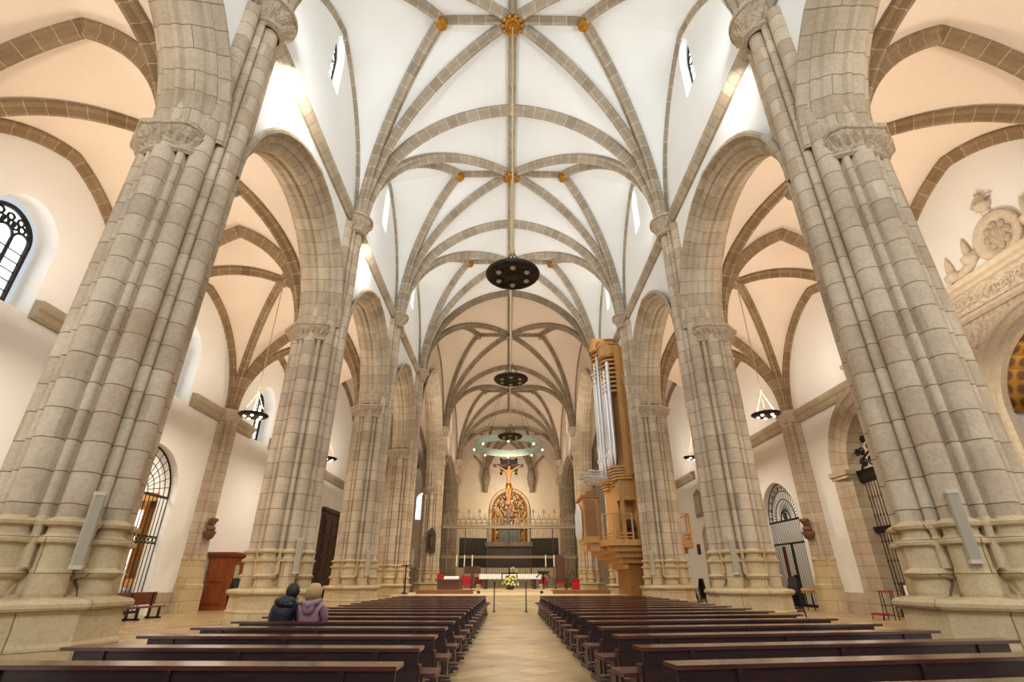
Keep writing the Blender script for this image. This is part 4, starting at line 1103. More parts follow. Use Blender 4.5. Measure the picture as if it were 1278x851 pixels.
# ------------------------------------------------------------------ altar group
a = empty('altar_table', (.05, 40, .84)); tag(a, 'long altar table covered by a white lace cloth at the centre of the presbytery', 'altar')
m = MB(); m.box(-2.15, 2.15, -.6, .6, .86, .95); m.build('table_top', M['carpet'], a)
for x in (-1.75, 1.75):
    m = MB(); m.box(x-.12, x+.12, -.4, .4, 0, .86); m.build('leg', M['door'], a)
m = MB(); m.box(-2.2, 2.2, -.64, .64, .95, .965)
rows = []
for z, am in ((.955, 0), (.8, .02), (.66, .035)):
    rows.append([(-2.2+4.4*i/80, -.645-am*abs(sin(i*.7)), z-(.03*abs(sin(i*.55)) if z < .7 else 0)) for i in range(81)])
m.grid(rows)
for s in (-1, 1): m.grid([[(s*(2.205+.02*abs(sin(i))), -.64+1.28*i/16, z) for i in range(17)] for z in (.955, .6)])
o = m.build('altar_cloth', M['white']); o.location = (.05, 40, .84); tag(o, 'white lace-edged cloth lying over the altar table', 'cloth')
# flowers on altar
def bouquet(name, loc, R, h, lab, n=60, mats=('petal', 'petaly', 'leaf'), pot=True):
    r = empty(name, loc); tag(r, lab, 'flowers'); rd = random.Random(name)
    m = MB(); m.lathe([(.0, 0), (R*.4, 0), (R*.5, h*.25), (R*.42, h*.3)], n=14); m.build('vase', M['ironb'], r, True)
    ms = {k: MB() for k in mats}
    for i in range(n):
        a = rd.uniform(0, 2*PI); e = rd.uniform(-.2, 1.5); d = R*rd.uniform(.75, 1.05)
        p = (d*cos(a)*cos(e), d*sin(a)*cos(e), h*.45+(h*.6)*sin(e)*d/R); kk = mats[i % len(mats)]
        if kk == 'leaf':
            ms[kk].ball(p, R*.16, 4, (1.6, .5, .5), Matrix.Rotation(a, 4, 'Z'))
        else:
            for q in range(5): b = q*2*PI/5; ms[kk].ball((p[0]+R*.07*cos(b), p[1]+R*.03*sin(b), p[2]+R*.07*sin(b)), R*.075, 3)
    for kk, nm in (('leaf', 'foliage'), ('petal', 'blossom'), ('petaly', 'yellow_blossom')): 
        if kk in ms: ms[kk].build(nm, M[kk], r)
bouquet('floral_arrangement', (.05, 37.7, .84), .55, .8, 'large cream and yellow flower arrangement in front of the altar', 90)
bouquet('altar_flowers', (.25, 40.1, .965+.84), .3, .45, 'small white flowers standing on top of the altar cloth', 36, ('petal', 'leaf'))
r = empty('floor_cross', (0, 38.5, .84)); tag(r, 'black standing cross behind the flower arrangement, before the altar', 'cross')
m = MB(); m.box(-.04, .04, -.03, .03, 0, 1.4); m.box(-.55, .55, -.03, .03, .96, 1.03); m.box(-.55, -.48, -.03, .03, .3, .97); m.box(.48, .55, -.03, .03, .3, .97); m.box(-.3, .3, -.15, .15, 0, .04); m.build('upright', M['iron'], r)
for i, x in enumerate((-5.0, -4.25, -3.5, 3.5, 4.3, 5.05)):
    r = empty('tall_candle', (x, 52.2, .68)); tag(r, 'tall white candle on a slender stand before the screen, %s from the left' % ORD[i], 'candle', 'tall candles in front of the altar screen')
    m = MB(); m.lathe([(0, 0), (.16, 0), (.05, .08), (.03, .5), (.05, .9), (.03, 1.5), (.08, 1.85), (.1, 1.9)], n=10); m.build('stand', M['ironl'], r, True)
    m = MB(); m.cyl((0, 0, 1.9), (0, 0, 2.9), .055, n=8); m.build('wax', M['candle'], r)
def armchair(name, loc, rz, lab, tall=0, mat='red', sc=1):
    r = empty(name, loc, rz); r.scale = (sc,)*3; tag(r, lab, 'chair')
    m = MB(); m.box(-.32, .32, -.3, .3, .4, .52); m.build('seat', M[mat], r)
    m = MB(); m.box(-.32, .32, .26, .34, .5, 1.05+tall)
    if tall: m.prism([(-.36, 1.05+tall), (.36, 1.05+tall), (.2, 1.2+tall), (0, 1.3+tall), (-.2, 1.2+tall)], .26, .36, Matrix(((1, 0, 0, 0), (0, 0, 1, 0), (0, 1, 0, 0), (0, 0, 0, 1))))
    m.build('backrest', M['thr'] if tall else M[mat], r)
    for s in (-1, 1):
        m = MB(); m.box(s*.36-.04, s*.36+.04, -.3, .34, .68, .75); m.box(s*.36-.03, s*.36+.03, -.3, -.24, .0, .7); m.build('armrest', M['door'], r)
        m = MB(); m.box(s*.34-.03, s*.34+.03, .26, .34, 0, .6); m.build('leg', M['door'], r)
    return r
armchair('bishop_throne', (3.95, 42.5, .68), 0, 'tall carved wooden throne with a red seat, right of the altar', .95, 'red', 1.15)
m = MB(); m.box(-.28, .28, -.25, .25, 0, .75); m.box(-.32, .32, -.3, .3, .72, .8); o = m.build('red_desk', M['red']); o.location = (4.95, 41.6, .68); tag(o, 'red cloth covered stool standing at the right of the throne', 'stool')
armchair('red_armchair', (-3.05, 39.4, .68), .1, 'low red upholstered armchair left of the altar', 0, 'red', .95)
armchair('red_armchair', (-2.35, 43, .68), 0, 'red chair with dark arms just behind the left end of the altar', 0, 'redd', .9)
armchair('red_armchair', (2.6, 43, .68), 0, 'red chair behind the right end of the altar', 0, 'red', .9)
r = empty('reading_desk', (-4.1, 37.6, .68)); tag(r, 'brown reading desk with an open white book, at far left of the presbytery', 'desk')
m = MB(); m.box(-.75, .75, -.3, .3, 0, .72); m.box(-.82, .82, -.36, .36, .7, .78); m.build('cabinet', M['thr'], r)
m = MB(); m.box(-.8, -.3, -.1, .1, .78, 1.1); m.build('cushion', M['red'], r)
m = MB(); m.box(-.5, .5, -.25, .25, .82, .9, Matrix.Rotation(.25, 4, 'X')); o = m.build('open_book', M['white']); o.location = (-3.9, 37.5, .72); tag(o, 'open white book lying on the reading desk left of the altar', 'book')
r = empty('ambo', (-3.0, 45, .68)); tag(r, 'brown wooden lectern behind the red armchair left of the altar', 'lectern')
m = MB(); m.box(-.12, .12, -.12, .12, 0, 1.2); m.box(-.35, .35, -.25, .25, 0, .08); m.build('stem', M['thr'], r)
m = MB(); m.box(-.65, .65, -.1, .08, 1.2, 1.75, Matrix.Rotation(.0, 4, 'X')); m.build('desk_top', M['thr'], r)
r = empty('lectern_stand', (2.35, 38.6, .68)); tag(r, 'dark eagle-topped lectern stand at the right end of the altar', 'lectern')
m = MB(); m.lathe([(0, 0), (.28, 0), (.1, .1), (.05, .5), (.09, .7), (.04, 1.1), (.06, 1.25)], n=10); m.build('stem', M['iron'], r, True)
m = MB(); m.box(-.4, .4, -.15, .15, 1.25, 1.32, Matrix.Rotation(.3, 4, 'X')); m.tube([(-.5, 0, .9), (-.2, 0, 1.15), (0, 0, 1.1), (.2, 0, 1.15), (.5, 0, .95)], .04, 5); m.build('book_rest', M['iron'], r)
for x, nm, lb in ((-1.9, 'a', 'left'), (1.95, 'b', 'right')):
    bouquet('step_flowers', (x, 34.2, .68), .22, .5, 'small potted flowers on the presbytery floor, %s of the steps' % lb, 24)
m = MB(); m.box(-5.6, -2.2, 33.4, 34.0, .68, .86); m.box(-5.7, -2.1, 33.35, 34.1, .84, .9)
tag(m.build('communion_bench', M['oakd']), 'low brown bench at the left edge of the presbytery', 'bench')
m = MB(); m.box(2.6, 6.0, 33.4, 34.0, .68, .86); m.box(2.5, 6.1, 33.35, 34.1, .84, .9)
tag(m.build('communion_bench', M['oakd']), 'low brown bench at the right edge of the presbytery', 'bench')

# ------------------------------------------------------------------ altar screen
g = empty('altar_screen', (0, 54, 0)); tag(g, 'tall gilt iron screen of fine bars with openwork cresting, across the choir behind the altar', 'screen')
m = MB()
for i in range(73): x = -6.6+13.2*i/72; m.cyl((x, 0, .6), (x, 0, 6.2), .022 if i % 12 else .06, n=5, cap=False)
o = m.build('bars', M['ironb'], g)
for z, h, d in ((.6, .15, .1), (3.35, .22, .12), (6.1, .32, .16)):
    m = MB(); m.box(-6.7, 6.7, -d, d, z, z+h)
    if h > .2: m.box(-6.75, 6.75, -d-.06, d+.06, z+h-.06, z+h)
    m.build('beam', M['ironl'], g)
m = MB()
for i in range(24):
    x = -6.3+12.6*i/23
    if abs(x) < .5: continue
    if i == 12: m.box(-6.3, -.5, -.02, .02, 6.42, 6.47); m.build('cresting', M['ironl'], g); m = MB()
    for s in (-1, 1):
        m.tube([(x+s*.13+a*s, 0, 6.65+b) for a, b in scroll((0, 0), .13, 1.3, PI)], .034, 4)
        m.tube([(x+s*.1+a*s, 0, 7.0+b) for a, b in scroll((0, 0), .12, 1.3, 0)], .034, 4)
    m.tube([(x-.26, 0, 6.45), (x-.2, 0, 7.0), (x, 0, 7.35), (x+.2, 0, 7.0), (x+.26, 0, 6.45)], .038, 4)
    m.cyl((x, 0, 7.3), (x, 0, 7.6), .03, n=5)
    if i % 2 == 0:
        for q in range(6): a = q*PI/3; m.ball((x+.1*cos(a), 0, 7.75+.1*sin(a)), .055, 4)
        m.cyl((x, 0, 7.8), (x, 0, 8.0), .03, n=4)
m.box(.5, 6.3, -.02, .02, 6.42, 6.47); m.build('cresting', M['ironl'], g)
m = MB()
for s in (-1, 1):
    for z in (4.3, 4.6, 4.9): m.box(min(s*5.9, s*6.6), max(s*5.9, s*6.6), -.1, .1, z, z+.05)
m.build('side_bracket', M['ironb'], g)
# crucifix standing on the screen
c = empty('crucifix', (-.05, 53.9, 6.4)); tag(c, 'large wooden crucifix with carved corpus standing on the altar screen', 'crucifix')
m = MB(); m.box(-.13, .13, 0, .16, 0, 7.0); m.box(-1.65, 1.55, -.02, .16, 5.85, 6.15); m.box(-.16, .16, -.06, .18, 6.6, 6.9); m.build('cross', M['door'], c)
m = MB(); m.box(-.9, .95, .17, .22, 5.4, 6.7)
for s in (-1, 1):
    for z in (5.2, 6.7): m.ball((s*.8, .2, z), .16, 5)
for q in range(3): a = q*PI/2; m.ball((.18*cos(a), .1, 7.1+.2*sin(a)), .13, 5)
m.build('backing_ornament', M['iron'], c)
def skin_mesh(name, pts, edges, radii, mat, parent=None, loc=(0, 0, 0), sub=2, root=0, sm=True):
    me = bpy.data.meshes.new(name); me.from_pydata([tuple(p) for p in pts], edges, []); me.materials.append(mat)
    o = bpy.data.objects.new(name, me); col.objects.link(o); o.location = loc
    if parent is not None: o.parent = parent
    md = o.modifiers.new('skin', 'SKIN'); md.use_smooth_shade = sm
    sv = me.skin_vertices[0].data if len(me.skin_vertices) else None
    if sv is None:
        bpy.context.view_layer.objects.active = o
        me.attributes  # keep api alive
    else:
        for i, r_ in enumerate(radii):
            sv[i].radius = (r_, r_) if not isinstance(r_, tuple) else r_
            sv[i].use_root = (i == root)
    ss = o.modifiers.new('sub', 'SUBSURF'); ss.levels = sub; ss.render_levels = sub
    # bake the modifiers so that the object is plain mesh geometry
    dg = bpy.context.evaluated_depsgraph_get(); ev = o.evaluated_get(dg); nm = bpy.data.meshes.new_from_object(ev)
    o.modifiers.clear(); o.data = nm
    for p_2 in nm.polygons: p_2.use_smooth = True
    return o
P_ = [(0, -.2, 3.9), (0, -.22, 4.35), (0, -.24, 4.9), (0, -.22, 5.35), (.02, -.25, 5.6), (.06, -.3, 5.78), (.06, -.32, 5.95),
      (-.32, -.2, 5.38), (-.75, -.14, 5.68), (-1.2, -.1, 5.93), (-1.38, -.08, 6.0), (.32, -.2, 5.38), (.75, -.14, 5.7), (1.18, -.1, 5.95), (1.35, -.08, 6.02),
      (-.15, -.22, 3.8), (-.17, -.38, 3.05), (-.06, -.24, 2.25), (-.03, -.34, 1.95), (.15, -.22, 3.8), (.14, -.38, 3.05), (.05, -.28, 2.25), (.03, -.38, 1.92)]
E_ = [(0, 1), (1, 2), (2, 3), (3, 4), (4, 5), (5, 6), (3, 7), (7, 8), (8, 9), (9, 10), (3, 11), (11, 12), (12, 13), (13, 14), (0, 15), (15, 16), (16, 17), (17, 18), (0, 19), (19, 20), (20, 21), (21, 22)]
R_ = [.24, .2, .26, .26, .1, .17, .12, .14, .1, .075, .07, .14, .1, .075, .07, .18, .13, .09, .07, .18, .13, .09, .07]
skin_mesh('corpus', P_, E_, R_, M['corpus'], c)
m = MB(); m.lathe([(.27, 3.5), (.3, 3.7), (.28, 4.05), (.2, 4.1)], (0, -.22, 0), 14); m.tube([(.2, -.3, 3.95), (.36, -.3, 3.7), (.33, -.3, 3.35)], .07, 5); m.build('loincloth', M['gold'], c, True)
m = MB(); m.ball((.06, -.22, 5.9), .19, 7, (1, .9, 1.1)); m.lathe([(.2, 5.92), (.23, 5.96), (.2, 6.0)], (.06, -.26, 0), 12); m.build('hair', M['haird'], c, True)
m = MB(); m.ball((-.05, -.05, 5.3), .01, 4)
# retable in the apse
rt = empty('retable', (.15, ENDY-.05, 0)); tag(rt, 'arched gilded altarpiece full of painted figures in the apse niche', 'altarpiece')
k = NT('gilded_painted_relief'); g_ = k.n('ShaderNodeNewGeometry'); v1 = k.n('ShaderNodeTexVoronoi', Scale=4.6); k.l(g_.outputs['Position'], v1.inputs['Vector'])
v2 = k.n('ShaderNodeTexNoise', Scale=3.2, Detail=5.0); k.l(g_.outputs['Position'], v2.inputs['Vector'])
cr = k.n('ShaderNodeValToRGB'); cr.color_ramp.interpolation = 'CONSTANT'
els = [(0, '#4a3018'), (.18, '#9c7040'), (.38, '#c8a272'), (.54, '#7a4c2c'), (.64, '#b88e5c'), (.78, '#4a4c50'), (.83, '#dcc8a4'), (.94, '#8a4230')]
cr.color_ramp.elements[0].color = lin(els[0][1]); cr.color_ramp.elements[1].position = els[1][0]; cr.color_ramp.elements[1].color = lin(els[1][1])
for p, c_ in els[2:]: e = cr.color_ramp.elements.new(p); e.color = lin(c_)
sp = k.n('ShaderNodeSeparateColor'); k.l(v1.outputs['Color'], sp.inputs[0]); k.l(sp.outputs[0], cr.inputs[0]); k.l(cr.outputs[0], k.b.inputs['Base Color']); k.b.inputs['Roughness'].default_value = .45; k.b.inputs['Metallic'].default_value = .25
bp = k.n('ShaderNodeBump', Strength=1.0, Distance=.2); k.l(v1.outputs['Distance'], bp.inputs['Height']); k.l(bp.outputs[0], k.b.inputs['Normal']); M['relief'] = k.m
BY = Matrix(((1, 0, 0, 0), (0, 0, 1, 0), (0, 1, 0, 0), (0, 0, 0, 1)))
m = MB(); m.prism(archoutline(0, 2.5, 5.6, 10.9, 13.5), -.3, 0, BY); m.build('painted_panel', M['relief'], rt)
m = MB(); pr = archoutline(0, 2.55, 5.4, 10.9, 13.55, 14); m.tube([(x, -.32, z) for x, z in pr], .14, 6)
for s in (-1, 1):
    m.lathe([(.22, 5.4), (.28, 5.6), (.2, 5.8), (.2, 9.6), (.28, 9.8), (.3, 10.1)], (s*2.15, -.5, 0), 12); m.lathe([(.16, 5.4), (.2, 5.6), (.14, 5.8), (.14, 9.6), (.2, 9.8), (.22, 10.1)], (s*1.5, -.5, 0), 12)
m.box(-2.5, 2.5, -.7, -.1, 8.2, 8.6); m.box(-2.6, 2.6, -.7, -.1, 5.2, 5.5); m.build('frame', M['gold'], rt)
m = MB()
for i in range(11):
    for zz in (9.1, 10.3, 11.4):
        x = -1.9+3.8*i/10+.1*sin(i*3+zz)
        if abs(x) > 1.9 or zz+abs(x) > 13.2: continue
        m.lathe([(.0, -.5), (.17, -.45), (.12, 0), (.16, .25), (.06, .36), (.1, .48), (.0, .58)], (x, -.42, zz), 8)
m.build('carved_figures', M['relief'], rt, True)
m = MB(); m.box(-1.4, 1.4, -.55, -.3, 6.0, 8.1); m.build('green_panel', flat('grey_green_marble', '#4c5346', .4, var=.3, scale=3), rt)
m = MB(); arch_ring(m, [(0, 0), (.0, .35), (.4, .35), (.5, .05)], 0, 2.6, 4, 10.9, 13.7, -1)
m.v = [(y, x, z) for x, y, z in m.v]; m.build('arch_surround', M['arch'], rt)
# black choir panels and canopy beam behind the screen
r = empty('choir_stalls', (0, 60, .6)); tag(r, 'black panelled choir stall backs seen through the altar screen', 'stalls')
for s in (-1, 1):
    m = MB(); m.prism([(s*2.4, 0), (s*5.4, -.9), (s*5.4, -.75), (s*2.4, .15)][::s], 2.0, 5.0); m.build('side_panel', M['blackp'], r)
m = MB(); m.box(-2.5, 2.5, .1, .25, 2.0, 4.4); m.build('back_panel', M['door'], r)
m = MB(); m.box(-2.6, 2.6, -.5, .3, 4.15, 4.6); m.build('canopy', M['ironl'], r)
m = MB(); m.box(-2.4, 2.4, -.3, .3, 0, 1.0)
for s in (-1, 1): m.box(min(s*2.5, s*5.4), max(s*2.5, s*5.4), -1.2, -.6, 0, 1.1)
for i in range(9): m.box(-2.4+i*.6-.03, -2.4+i*.6+.03, -.35, .12, .9, 2.0)
m.build('seats', M['cornice'], r)  # pale tone stands in for the light behind the screen bars
m = MB(); m.box(-1, 1, 0, .1, 0, .5)
# relief plaque on the fifth left pier and a stand beside it
m = MB(); m.prism(archoutline(0, .45, 0, 1.5, 2.3, 8), -.16, .0, BY); m.ball((0, -.18, .9), .3, 7, (.8, .5, 2.2)); m.ball((0, -.25, 1.65), .15, 6)
o = m.build('relief_plaque', M['ironb']); o.location = (-7.65, 53.05, 3.8); tag(o, 'dark arched relief image mounted on the fifth left pier', 'relief')
r = empty('torch_stand', (-6.75, 36, .0)); tag(r, 'dark standing candelabrum between the fourth and fifth left piers', 'candelabrum')
r.location = (-6.2, 33.0, .68)
m = MB(); m.lathe([(0, 0), (.25, 0), (.06, .12), (.035, 1.4), (.07, 1.5)], n=10); m.box(-.3, .3, -.05, .05, 1.5, 1.56); m.build('stem', M['iron'], r)
# side altar with statue in the far left ambulatory
r = empty('side_altar_statue', (-12.6, 71.5, 0)); tag(r, 'small white statue on a pillar, far behind the left piers', 'statue')
m = MB(); m.lathe([(.5, 0), (.5, 2.6), (.6, 2.7), (.6, 2.9)], n=10); m.build('pedestal', M['cornice'], r)
m = MB(); m.lathe([(.35, 2.9), (.3, 3.6), (.36, 4.3), (.18, 4.6), (.22, 4.9), (.1, 5.15)], n=10); m.build('figure', M['white'], r, True)

# ------------------------------------------------------------------ organ
og = empty('pipe_organ', (6.2, 30, 0)); tag(og, 'tall honey-coloured pipe organ with silver pipes on a gallery between the right piers', 'organ')
def ob(m, x0, x1, y0, y1, z0, z1): m.box(x0-6.2, x1-6.2, y0-30, y1-30, z0, z1)
m = MB(); ob(m, 6.7, 8.7, 29.6, 35.2, 7.0, 15.2); ob(m, 6.75, 8.3, 31.2, 35.2, 15.2, 15.9)
for z in (8.6, 10.2, 11.8, 13.4): ob(m, 6.68, 8.72, 29.57, 29.62, z, z+.04)
ob(m, 6.9, 7.0, 29.56, 29.62, 7.0, 15.2); m.build('case', M['oak'], og)
# towers: bulging pipe fields with stepped caps
def tower(yc, hw, bulge, zb, ztip, ncap, pipes, capw):
    def front(t): # t -1..1 along y
        return (6.62-bulge*1.2*sqrt(max(0, 1-t*t)), yc+hw*t)
    m = MB()
    for q in range(ncap):
        z = ztip-.1-q*.30; s_ = 1.08+.06*(ncap-q)/ncap*0
        poly = []
        for i in range(11):
            t = -1+2*i/10; x, y = front(t); poly.append((x-6.2-.12, y-30))
        poly += [(6.9-6.2, yc+hw-30), (6.9-6.2, yc-hw-30)]
        m.prism(poly, z, z+.12)
    cap = m.build('louvre', M['oak'], og)
    m = MB(); poly = [(front(-1+2*i/10)[0]-6.2-.2, front(-1+2*i/10)[1]-30) for i in range(11)]+[(.9, yc+hw-30), (.9, yc-hw-30)]
    m.prism(poly, ztip+.05, ztip+.75); m.prism([(x*1.0-.06, y) for x, y in poly], ztip+.7, ztip+.85); m.prism([(x-.05, y) for x, y in poly], ztip-.02, ztip+.08); m.build('cap', M['oak'], og)
    m = MB(); 
    for q in range(5):
        poly = [(front(-1+2*i/10)[0]-6.2-.2+q*.06, (front(-1+2*i/10)[1]-30)) for i in range(11)]+[(.9, yc+hw-30), (.9, yc-hw-30)]
        m.prism(poly, zb-.12-q*.16, zb+.0-q*.16)
    m.build('corbel', M['oak'], og)
    for i in range(pipes):
        t = -1+(2*i+1)/pipes; x, y = front(t*.94); r_ = hw*.9/pipes; mid = abs(t)
        zt = ztip-.2-ncap*.3*(.45+.55*(1-mid) if False else .5+.5*t)
        foot = zb+.7+.25*mid
        m = MB(); m.lathe([(.02, zb), (r_*.35, zb+.1), (r_, foot), (r_, zt)], (x-6.2, y-30, 0), 10)
        m.cyl((x-6.2-r_*.95, y-30, foot+.25), (x-6.2-r_*1.02, y-30, foot+.5), r_*.5, n=6)
        m.build('pipe', M['tin'], og, True)
tower(30.35, .72, .5, 7.5, 14.6, 9, 5, 1)
tower(31.9, .8, .3, 7.4, 15.6, 6, 6, 1)
tower(33.5, .75, .5, 7.4, 16.4, 9, 5, 1)
tower(34.9, .5, .25, 7.4, 14.2, 7, 4, 1)
# horizontal trumpets
for i in range(11):
    y = 30.6+i*.36; L_ = 2.0+.5*sin(i*.6)
    z = 7.0 if i % 2 else 7.25
    m = MB(); a = Vector((.55, y-30, z)); b = Vector((.55-L_, y-30, z+.12)); m.cyl(a, a.lerp(b, .8), .025, .05, n=8, cap=False); m.cyl(a.lerp(b, .8), b, .05, .11, n=8, cap=False)
    m.build('trumpet_pipe', M['tin'], og, True)
# lower case and console niche
m = MB(); ob(m, 6.4, 8.6, 31.0, 34.6, 3.3, 7.0); ob(m, 6.3, 8.6, 29.9, 31.0, 5.6, 7.0); ob(m, 7.2, 8.6, 29.9, 31.0, 3.3, 5.6); ob(m, 6.35, 6.55, 29.9, 30.1, 3.3, 5.6)
for z in (4.6, 5.9): ob(m, 6.3, 8.62, 29.87, 29.9, z, z+.05)
m.build('lower_case', M['oak'], og)
m = MB(); ob(m, 6.6, 7.15, 30.6, 30.9, 3.3, 4.6); ob(m, 6.6, 7.15, 30.3, 30.6, 4.1, 4.2); m.build('console', M['door'], og)
m = MB(); ob(m, 6.55, 7.0, 29.95, 30.2, 3.75, 3.85); m.build('bench', M['red'], og)
# gallery floor and stepped underside
m = MB()
poly = lambda e: [(5.0+e, 28.95+e*.6), (5.6+e*.4, 28.6+e), (8.4-e*.3, 28.6+e), (8.4-e*.3, 35.5-e), (4.9+e, 35.5-e)]
for q in range(5):
    e = q*.36; m.prism([(x-6.2, y-30) for x, y in poly(e)], 3.1-.28*q, 3.38-.28*q if q else 3.4)
m.build('gallery', M['oak'], og)
m = MB(); ob(m, 6.5, 7.8, 30.0, 33.2, 0, 2.2); m.build('support', M['oakd'], og)
def railing(pts, z0, z1, name='railing'):
    m = MB()
    for z in (z0+.12, (z0+z1)/2*1.0-.35, z1): m.tube([(x-6.2, y-30, z) for x, y in pts], .035, 6)
    for x, y in pts: m.box(x-6.2-.045, x-6.2+.045, y-30-.045, y-30+.045, z0, z1+.02)
    m.build(name, M['oak'], og)
railing([(5.05, 29.0), (5.6, 28.68), (6.6, 28.68)], 3.4, 4.7)
# aisle-side gallery, on the other side of the third pier
m = MB()
for q in range(4):
    e = q*.25; m.prism([(x-6.2, y-30) for x, y in [(8.3, 28.9+e), (9.9-e, 29.1+e), (10.1-e, 30.2), (10.0-e, 34-e), (8.3, 34-e)]], 3.0-.25*q, 3.4-.25*q if q == 0 else 3.26-.25*q)
m.build('aisle_gallery', M['oak'], og)
railing([(9.2, 29.05), (9.85, 29.15), (10.05, 30.2), (10.0, 32)], 3.4, 4.75)
m = MB(); ob(m, 8.6, 9.3, 30.2, 34, 3.3, 12.4); m.build('rear_case', M['oak'], og)
for i in range(6):
    m = MB(); m.lathe([(.02, 7.2), (.06, 7.8), (.06, 9.2+.15*i)], (9.4-6.2, .3+i*.16, 0), 8); m.build('rear_pipe', M['tin'], og, True)
# positive division hanging in front
rp = MB(); ob(rp, 4.15, 5.0, 30.0, 32.2, 3.45, 5.7); ob(rp, 4.1, 5.05, 29.95, 32.25, 3.3, 3.5); rp.build('positive_case', M['oak'], og)
m = MB(); m.prism([(4.05-6.2, -.1), (5.1-6.2, -.1), (5.1-6.2, 2.3), (4.05-6.2, 2.3)], 5.7, 5.85); m.prism([(4.4-6.2, .2), (4.9-6.2, .2), (4.9-6.2, 1.9), (4.4-6.2, 1.9)], 5.85, 6.1); m.build('positive_cap', M['oakd'], og)
for i in range(9):
    y = 30.1+i*.24; h = 1.4+.5*(1-abs(i-4)/4)
    m = MB(); m.lathe([(.02, 3.5), (.09, 3.85), (.09, 3.6+h)], (4.02-6.2, y-30, 0), 8); m.build('positive_pipe', M['tin'], og, True)
for i in range(7):
    x = 4.28+i*.1
    m = MB(); m.box(x-6.2-.035, x-6.2+.035, -.08, .0, 3.7, 5.1-.0*i); m.build('wooden_pipe', M['oakd'], og)
for i in range(7):
    m = MB(); m.tube([(4.2-6.2+i*.1, -.06, 5.6), (4.35-6.2+i*.1, -.06, 5.1)], .025, 4); m.build('slat', M['oakd'], og)
m = MB(); m.prism([(4.5-6.2, .3), (6.4-6.2, -.2), (6.4-6.2, 1.8), (4.5-6.2, 1.8)], 2.95, 3.3); m.build('bridge', M['oak'], og)

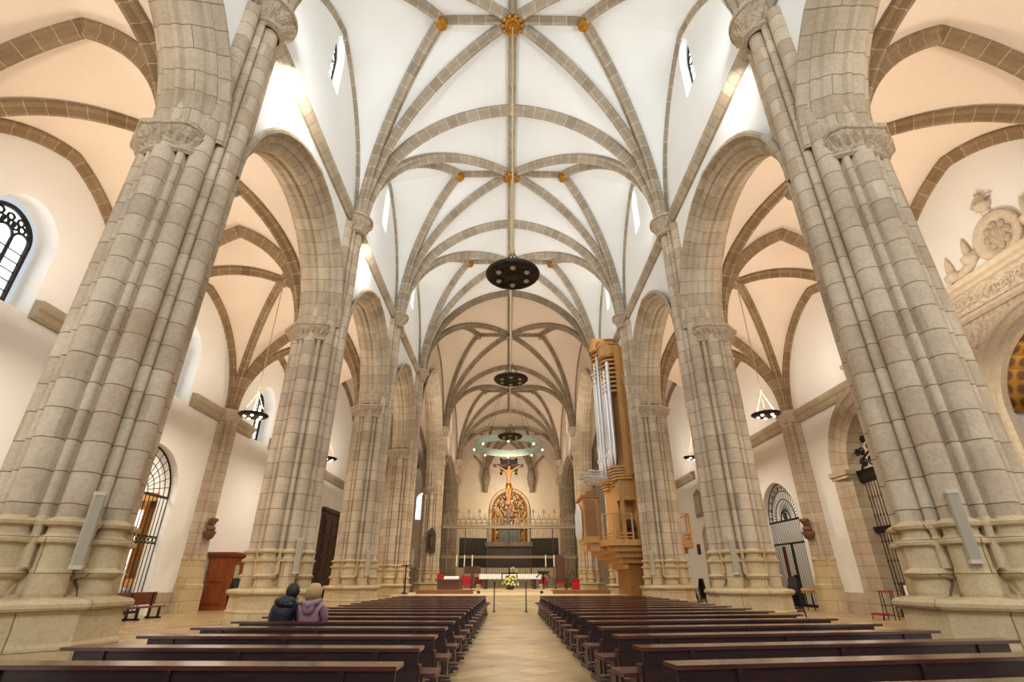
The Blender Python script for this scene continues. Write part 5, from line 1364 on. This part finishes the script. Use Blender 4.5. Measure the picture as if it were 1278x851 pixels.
# ------------------------------------------------------------------ the two people
def person(name, x, y, lab, coat, hairm, lean, turn, hood_up):
    """seated figure facing +y, seat height .5"""
    root = skin = None
    l = lean
    pts = [(0, .02, .62), (l*.25, 0, .85), (l*.6, .03, 1.02), (l*.8, .05, 1.12), (l*1.1, .09, 1.2),
           (-.19+l*.6, .03, 1.0), (-.26+l*.4, .12, .78), (-.16, .36, .70), (-.09, .42, .69), (.19+l*.6, .03, 1.0), (.26+l*.4, .12, .78), (.16, .36, .70), (.09, .42, .69),
           (-.11, .08, .58), (-.13, .50, .58), (-.13, .52, .14), (-.13, .64, .06), (.11, .08, .58), (.13, .50, .58), (.13, .52, .14), (.13, .64, .06)]
    ed = [(0, 1), (1, 2), (2, 3), (3, 4), (2, 5), (5, 6), (6, 7), (7, 8), (2, 9), (9, 10), (10, 11), (11, 12), (0, 13), (13, 14), (14, 15), (15, 16), (0, 17), (17, 18), (18, 19), (19, 20)]
    ra = [.18, .18, .17, .07, .07, .09, .075, .05, .04, .09, .075, .05, .04, .1, .08, .055, .045, .1, .08, .055, .045]
    o = skin_mesh('person', pts, ed, ra, M[coat], None, (x, y, 0)); tag(o, lab, 'person')
    hx, hy, hz = l*1.1, .1, 1.235
    Rz = Matrix.Rotation(turn, 4, 'Z')
    T = lambda a, b, c: tuple(Vector((hx, hy, hz))+(Rz @ Vector((a, b, c))))
    m = MB(); m.ball((hx, hy, hz), .108, 10, (.82, .98, 1.2), None); m.ball(T(0, .10, -.02), .03, 5, (.7, 1, 1.1)); m.ball(T(0, .075, -.09), .045, 6)
    for s in (-1, 1): m.ball(T(s*.088, .0, -.01), .028, 5, (.4, .9, 1.2))
    m.build('head', M['skin'], o, True)
    m = MB()
    for s in (-1, 1): m.ball(T(s*.035, .1, .015), .012, 4)
    m.build('eyes', M['haird'], o, True)
    m = MB(); m.ball(T(0, .098, -.062), .02, 4, (1.3, .5, .4)); m.build('mouth', M['red'], o, True)
    for s in (-1, 1):
        hm = MB(); hx0 = s*.08; hm.ball((hx0, .44, .685), .045, 6, (.8, 1.1, .55))
        for q in range(4):
            fx = hx0+s*(.03-.02*q); L_ = (.055, .065, .06, .048)[q]
            hm.tube([(fx, .47, .69), (fx-s*.008, .47+L_*.6, .688), (fx-s*.015, .47+L_, .668)], [.0105, .0095, .007], 6)
        hm.tube([(hx0-s*.03, .43, .69), (hx0-s*.055, .46, .70), (hx0-s*.055, .485, .695)], [.012, .011, .008], 6)
        hm.build('hand', M['skin'], o, True)
    m = MB()
    if hood_up:
        m.ball((hx-.01, hy-.045, hz+.025), .125, 10, (1.0, .88, 1.18)); m.build('hair', M[hairm], o, True)
        m = MB(); m.ball((l*.7-.03, -.04, 1.08), .16, 9, (1.25, .9, .7)); m.tube([(l*.7-.14, .05, 1.06), (l*.7-.06, -.16, 1.05), (l*.7+.1, -.13, 1.03), (l*.7+.16, .06, 1.05)], .05, 7)
        m.build('hood', M[coat], o, True)
    else:
        m.ball((hx, hy-.03, hz+.02), .132, 10, (1.0, .95, 1.12)); m.ball((hx, hy-.05, hz-.05), .13, 9, (1.02, .85, .8))
        for q in range(14):
            a = PI+PI*q/13; m.tube([(hx+.06*cos(a), hy-.03+.06*sin(a), hz+.15), (hx+.125*cos(a), hy-.03+.12*sin(a), hz+.05), (hx+.13*cos(a), hy-.04+.11*sin(a), hz-.1)], [.02, .03, .016], 5)
        m.build('hair', M[hairm], o, True)
        m = MB(); m.tube([(-.15, .06, 1.1), (-.12, -.12, 1.07), (0, -.19, 1.02), (.12, -.12, 1.07), (.15, .06, 1.1)], [.04, .055, .065, .055, .04], 8); m.ball((0, -.15, .98), .11, 7, (1.1, .6, 1.1)); m.build('hood', M[coat], o, True)
    return o
person('person', -4.42, 10.78, 'person in a black padded jacket with dark hair, leaning to the right in a pew', 'coatb', 'haird', .14, -1.0, True)
person('person', -3.86, 10.78, 'person with short blonde hair in a mauve padded jacket, seated in a pew', 'coatm', 'hairb', .0, 0, False)
